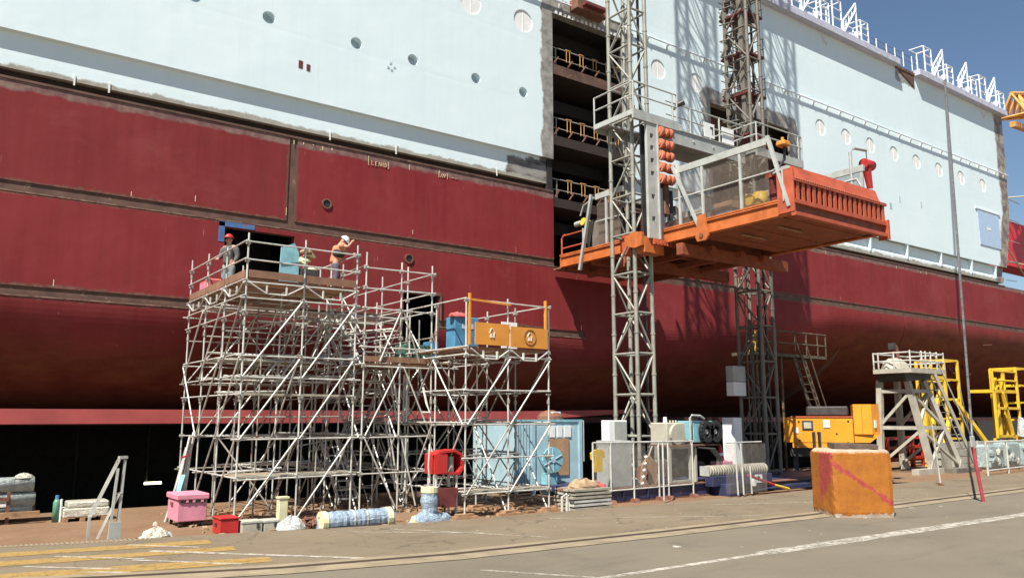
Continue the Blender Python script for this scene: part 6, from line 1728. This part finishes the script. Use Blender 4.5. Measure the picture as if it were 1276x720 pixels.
for x in (TX - .28, TX + .8, TX + 1.2, TX + 1.7, TX + 2.3, TX + 2.98): pipe('rail_post', t, (x, TY - .42, 4.98), (x, TY - .42, 5.85), 0.04, 'galvanised')
for y in (TY + .4, TY + 1.2, TY + 1.45): pipe('rail_post', t, (TX - .28, y, 4.98), (TX - .28, y, 5.8), 0.04, 'galvanised')
MB().lump((TX + .7, TY + .9, 4.98), (.8, .6, .6), 51, 12, 6).build('rope_heap', 'trestle_grey', t)
for y in (TY - .4, TY + .3):
    MB().bar((TX + 1.9, y, 4.9), (TX + 4.7, y - .4, 0.1), 0.07, 0.2).build('stair_stringer', 'trestle_grey', t); pipe('stair_handrail', t, (TX + 2.1, y, 5.8), (TX + 4.9, y - .4, 1.0), 0.035, 'galvanised')
for i in range(13):
    f_ = (i + .5) / 13; plank('tread', t, (TX + 1.9 + 2.8 * f_, TY - .4 - .4 * f_, 4.9 - 4.8 * f_), (TX + 1.9 + 2.8 * f_, TY + .3 - .4 * f_, 4.9 - 4.8 * f_), 0.25, 0.04, 'plank_grey')
box('base_beam', t, (TX - 0.6, TY - 0.6, G), (TX + 1.8, TY - 0.25, 0.18), 'trestle_grey'); box('base_beam', t, (TX + 2.2, TY - 1.0, G), (TX + 4.8, TY - 0.3, 0.14), 'mast_brown')
t = thing('bollard_bitt', (40.2, 21.6, 5.0), 'brown bent pipe standing on top of the grey trestle platform', 'pipe')
MB().path([(39.6, 21.4, 4.98), (39.6, 21.4, 5.9), (39.5, 21.4, 6.1), (39.3, 21.4, 6.2)], 0.12, 8).build('pipe', 'rust_steel', t); box('flange', t, (39.1, 21.25, 5.98), (39.28, 21.55, 6.3), 'dark_steel')
def yellow_tower(x, y, w, d, z0, z1, label, n):
    t = thing('yellow_tower', (x + w / 2, y + d / 2, G), label, 'ladder tower', 'yellow steel ladder towers')
    for dx, dy in ((0, 0), (w, 0), (0, d), (w, d)): MB().bar((x + dx, y + dy, G), (x + dx, y + dy, z1), 0.14).build('post', 'yellow_paint', t)
    for z in [z0 + (z1 - z0) * i / n for i in range(n + 1)]:
        for a, b2 in (((0, 0), (w, 0)), ((0, 0), (0, d)), ((w, 0), (w, d)), ((0, d), (w, d))): MB().bar((x + a[0], y + a[1], z), (x + b2[0], y + b2[1], z), 0.10).build('rung', 'yellow_paint', t)
    return t
t = yellow_tower(47.6, 23, 1.6, 1.6, 1.4, 5.9, 'yellow steel ladder tower directly behind the grey trestle', 4)
box('side_platform', t, (45.0, 23.0, 4.75), (47.5, 24.4, 4.95), 'yellow_paint')
for z in (5.35, 5.8): pipe('guard_rail', t, (45.0, 23.0, z), (47.6, 23.0, z), 0.05, 'yellow_paint')
for x in (45.0, 46.2): pipe('guard_rail', t, (x, 23, 4.95), (x, 23, 5.8), 0.05, 'yellow_paint')
for p, q in (((45.3, 23.2, G), (45.6, 23.2, 4.7)), ((46.8, 23.2, G), (45.6, 23.2, 3.0)), ((46.2, 23.2, 2.2), (47.6, 23.2, 4.6)), ((51.5, 22.0, G), (48.4, 22.9, 3.6)), ((46.0, 22.8, 0), (47.4, 22.8, 2.6))): MB().bar(p, q, 0.2).build('stay', 'yellow_paint', t)
t = yellow_tower(59.4, 24, 1.8, 1.6, 1.3, 5.9, 'yellow steel ladder tower at the right edge behind the wire fence', 4)
box('side_platform', t, (55.9, 24, 4.2), (59.3, 25.5, 4.4), 'yellow_paint')
for z in (5.0, 5.6): pipe('guard_rail', t, (56.0, 24, z), (59.4, 24, z), 0.06, 'yellow_paint')
for x in (56.0, 57.6): MB().bar((x, 24, 4.4), (x, 24, 5.6), 0.08).build('rail_post', 'yellow_paint', t)
for a, b2 in (((56.0, 1.3), (56.0, 4.2)), ((56.0, 1.4), (59.4, 1.4)), ((56.0, 3.2), (59.4, 3.2)), ((57.2, 4.2), (58.2, 1.4))): MB().bar((a[0], 24, a[1]), (b2[0], 24, b2[1]), 0.16).build('frame_bar', 'yellow_paint', t)
for x in (56.2, 57.4): MB().tube((x + 1.0, 24.4, 1.5), (x + 0.8, 24.4, 5.2), 0.2, n=10).build('ladder_tube', 'yellow_paint', t)
MB().lump((59.0, 23.8, 1.4), (0.3, 0.3, 1.2), 61, 10, 8).build('plastic_wrap', 'clear_wrap', t)
for x in (56.1, 59.4): MB().bar((x, 24.2, G), (x, 24.2, 1.3), 0.2).build('post', 'yellow_paint', t)
# red racks behind the trestle
for k, (x, y) in enumerate(((41.5, 23.3), (43.2, 23.5), (44.8, 23.8))):
    t = thing('red_rack', (x, y, G), 'red steel trestle stand behind the grey tower, %s' % ('nearest the orange generator', 'middle of three', 'nearest the yellow tower')[k], 'stand', 'red stands behind the trestle')
    for dx in (0, 1.2): MB().bar((x + dx, y, G), (x + dx, y, 1.5), 0.14).build('post', 'bright_red', t)
    for z in (0.4, 1.0, 1.5): MB().bar((x - .1, y, z), (x + 1.3, y, z), 0.16).build('rail', 'bright_red', t)
    MB().bar((x, y, 0.3), (x + 1.2, y, 1.4), 0.1).build('brace', 'dark_red', t)
# wire fence with wrapped sheets at right
t = thing('site_fence', (44.5, 19.5, G), 'grey mesh site fence at the right edge, hung with plastic sheeting', 'fence')
F0, F1 = Vector((40.6, 18.0, 0)), Vector((48.5, 18.6, 0))
for i in range(4):
    p = F0 + (F1 - F0) * i / 3
    pipe('fence_post', t, (p.x, p.y, G), (p.x, p.y, 1.5), 0.05, 'galvanised')
for z in (0.15, 1.46): pipe('fence_bar', t, (F0.x, F0.y, z), (F1.x, F1.y, z), 0.035, 'galvanised')
MB().add([(F0.x, F0.y + .02, .05), (F1.x, F1.y + .02, .05), (F1.x, F1.y + .02, 1.45), (F0.x, F0.y + .02, 1.45)], [(0, 1, 2, 3)]).build('mesh_panel', 'fence_mesh', t)
t = thing('wrapped_pallets', (43.5, 19.4, G), 'shiny plastic wrapped pallets standing behind the right hand site fence', 'pallets')
for k in range(4):
    mb = MB(); mb.box((43.6 + k * 1.9, 19.2, 0.02), (45.35 + k * 1.9, 19.9, 1.25 + 0.1 * (k % 2)))
    mb.build('wrapped_load', 'teal_wrap', t, bevel=0.12)
    box('pallet_base', t, (43.6 + k * 1.9, 19.18, G), (45.35 + k * 1.9, 19.92, 0.015), 'wood')
    for j in range(7): MB().lump((43.8 + k * 1.9 + random.uniform(0, 1.2), 19.18, 0.3 + random.uniform(0, .8)), (.2, .12, .18), k * 9 + j, 9, 6, 0.3, False).build('plastic_fold', 'white_sheet' if j < 2 else 'teal_wrap', t)
t = thing('grey_barrier', (46, 22, G), 'long low grey barrier wall along the dock edge behind the fence', 'barrier')
box('barrier_wall', t, (44.8, 22.2, G), (70, 22.5, 1.25), 'concrete')
for x in range(46, 70, 3): box('barrier_rib', t, (x, 22.12, G), (x + .12, 22.195, 1.3), 'grey_steel')
t = thing('marker_post', (27.1, 12.25, 0), 'leaning red pole on the road with the hanging cable end tied to it', 'pole')
pipe('red_pole', t, (27.15, 12.25, 0), (26.75, 12.25, 1.75), 0.055, 'pink_red'); MB().bar((26.8, 12.22, 1.66), (26.72, 12.22, 2.02), 0.09).build('clamp', 'grey_steel', t); MB().bar((26.62, 12.2, 1.7), (26.58, 12.2, 2.02), 0.05).build('clamp', 'grey_steel', t)
t = thing('thin_stake', (33.6, 16.5, 0), 'thin grey stake standing in the pavement in front of the trestle', 'stake')
pipe('stake', t, (32.3, 16.1, 0), (32.0, 16.1, 2.3), 0.035, 'galvanised'); pipe('base_pin', t, (32.25, 16.1, 0.0), (32.35, 16.1, 0.0001 + 0.02), 0.1, 'rust_steel')
t = thing('hanging_cable', (27, 12.3, 2), 'long dark cable hanging from the ship deck edge down to the red pole', 'cable')
P0, P1 = Vector((59.4, HY - 0.55, 27.4)), Vector((26.72, 12.22, 1.95))
pts = []
for i in range(25):
    f_ = i / 24; p = P0 + (P1 - P0) * f_; p.z -= 1.2 * math.sin(math.pi * f_) * (1 - 0.3 * f_); pts.append(p)
MB().path(pts, [0.085 - 0.045 * (i / 24) for i in range(25)], 8).build('cable', 'cable_steel', t, smooth=True)
MB().path([Vector((26.6, 12.2, 1.9)) + Vector((1.1 * i / 8, .7 * i / 8, 1.6 * i / 8)) + Vector((0, 0, -.1 * math.sin(math.pi * i / 8))) for i in range(9)], 0.015, 6).build('tie_line', 'dark_steel', t)

# gangway stair against the hull right of the brown mast
t = thing('access_gangway', (37.5, 25.8, 2), 'access landing in painted shade tones with railing and steep stair against the hull', 'gangway')
box('landing', t, (33.2, 25.2, 5.7), (39.4, 26.6, 5.85), 'shaded_gangway')
for z in (6.4, 7.0): pipe('guard_rail', t, (33.2, 25.2, z), (39.4, 25.2, z), 0.04, 'shaded_gangway')
for x in (33.4, 35, 36.6, 37.6, 38.6, 39.35): pipe('rail_post', t, (x, 25.2, 5.85), (x, 25.2, 7.05), 0.035, 'shaded_gangway')
for dx in (0, 0.8):
    MB().bar((36.6 + dx, 25.3, 5.7), (38.6 + dx, 25.0, 0.2), 0.06, 0.22).build('stringer', 'shaded_gangway', t)
    pipe('handrail', t, (36.7 + dx, 25.2, 6.6), (38.7 + dx, 24.9, 1.2), 0.035, 'shaded_gangway')
for i in range(14):
    f_ = (i + .5) / 14; plank('tread', t, (36.6 + 2 * f_, 25.3 - .3 * f_, 5.7 - 5.5 * f_), (37.4 + 2 * f_, 25.3 - .3 * f_, 5.7 - 5.5 * f_), 0.22, 0.04, 'shaded_gangway')
for x in (33.6, 35.6): pipe('prop', t, (x, 25.4, G), (x, 25.4, 5.7), 0.07, 'shaded_gangway')
t = thing('hose_bundle', (33.6, 25.4, 5.9), 'yellow and dark hoses heaped on the access landing behind the brown mast', 'hoses')
for k in range(5):
    r0 = random.Random(k + 70); MB().path([(33.4 + r0.uniform(0, .8), 25.3 + r0.uniform(0, .6), 5.9 + r0.uniform(0, 1.1)) for _ in range(6)], 0.06, 6).build('hose', 'yellow_paint' if k % 2 else 'black_rubber', t)

# far right: yellow crane jib and red gantry
t = thing('crane_jib', (98, 40, 30), 'orange yellow lattice crane jib sticking out beyond the stern corner', 'crane')
def jib(y, z0): return None
J0, J1 = Vector((80.5, 30.5, 30.6)), Vector((112, 34.0, 39.5))
ds = (J1 - J0).normalized(); side_ = Vector((-ds.y, ds.x, 0)).normalized()
ch_ = [Vector((0, 0, 0)) - side_ * 1.1, side_ * 1.1, Vector((0, 0, 2.2))]
for c_o in ch_: pipe('chord', t, J0 + c_o, J1 + c_o, 0.2, 'crane_orange')
nb = 16
for i in range(nb):
    a = J0 + (J1 - J0) * i / nb; b2 = J0 + (J1 - J0) * (i + 1) / nb
    for u_, w_ in ((0, 2), (2, 1), (0, 1)): pipe('lacing', t, a + ch_[u_], b2 + ch_[w_], 0.12, 'crane_orange'); pipe('lacing', t, a + ch_[u_], a + ch_[w_], 0.12, 'crane_orange')
MB().bar(J0 + Vector((-.4, 0, -.9)), J0 + Vector((8, 1, 0.3)), 0.5).build('jib_foot', 'crane_orange', t)
MB().bar((112, 34, 39.5), (112, 34, -6), 2.0).build('tower', 'crane_orange', t)
t = thing('gantry_leg', (92, 36, 10), 'red steel gantry beam seen beyond the stern at the right edge', 'gantry')
box('beam', t, (85.0, 34.0, 17.3), (112, 36.0, 22.0), 'crane_red', bevel=0.05); box('leg', t, (108, 34.1, -6), (111, 35.9, 17.29), 'crane_red')
t = thing('stern_staging', (80, 33, 12), 'pale tubular staging fixed beyond the stern of the ship', 'staging')
for z in (14.2, 13.0): pipe('rail', t, (76.5, 32.0, z), (92, 34, z + 0.5), 0.05, 'rail_white')
for i in range(8): pipe('post', t, (77 + i * 1.8, 32.1 + i * .25, 12.6), (77 + i * 1.8, 32.1 + i * .25, 14.4), 0.05, 'rail_white')
for a, b2 in (((70.5, 20.5), (90, 25)), ((70, 17.5), (90, 13)), ((69.5, 15.2), (90, 17.5)), ((78, 24.2), (92, 24.8))): pipe('stay', t, (a[0], 28.5, a[1]), (b2[0], 33, b2[1]), 0.06, 'pale_foam')

# lamps glowing far under the hull
for k, (x, y, z, lb) in enumerate(((2.5, 50.0, -0.6, 'small work lamp glowing in the dark dock, leftmost'), (9.3, 44.0, -0.7, 'long work lamp glowing in the dark under the hull beside the leaning poles'), (6.1, 44.0, -2.6, 'faint pale work lamp low in the dark dock above the white stack'))):
    t = thing('work_lamp', (x, y, z), lb, 'lamp', 'work lamps under the hull')
    MB().box((x, y, z), (x + (0.8 if k == 1 else 0.25), y + 0.1, z + (0.12 if k < 2 else 0.3))).build('tube_lamp', 'lamp_glow', t)
    MB().tube((x + 0.1, y + 0.15, z), (x + 0.1, y + 0.15, 2.4), 0.05).build('hanger', 'dark_steel', t)
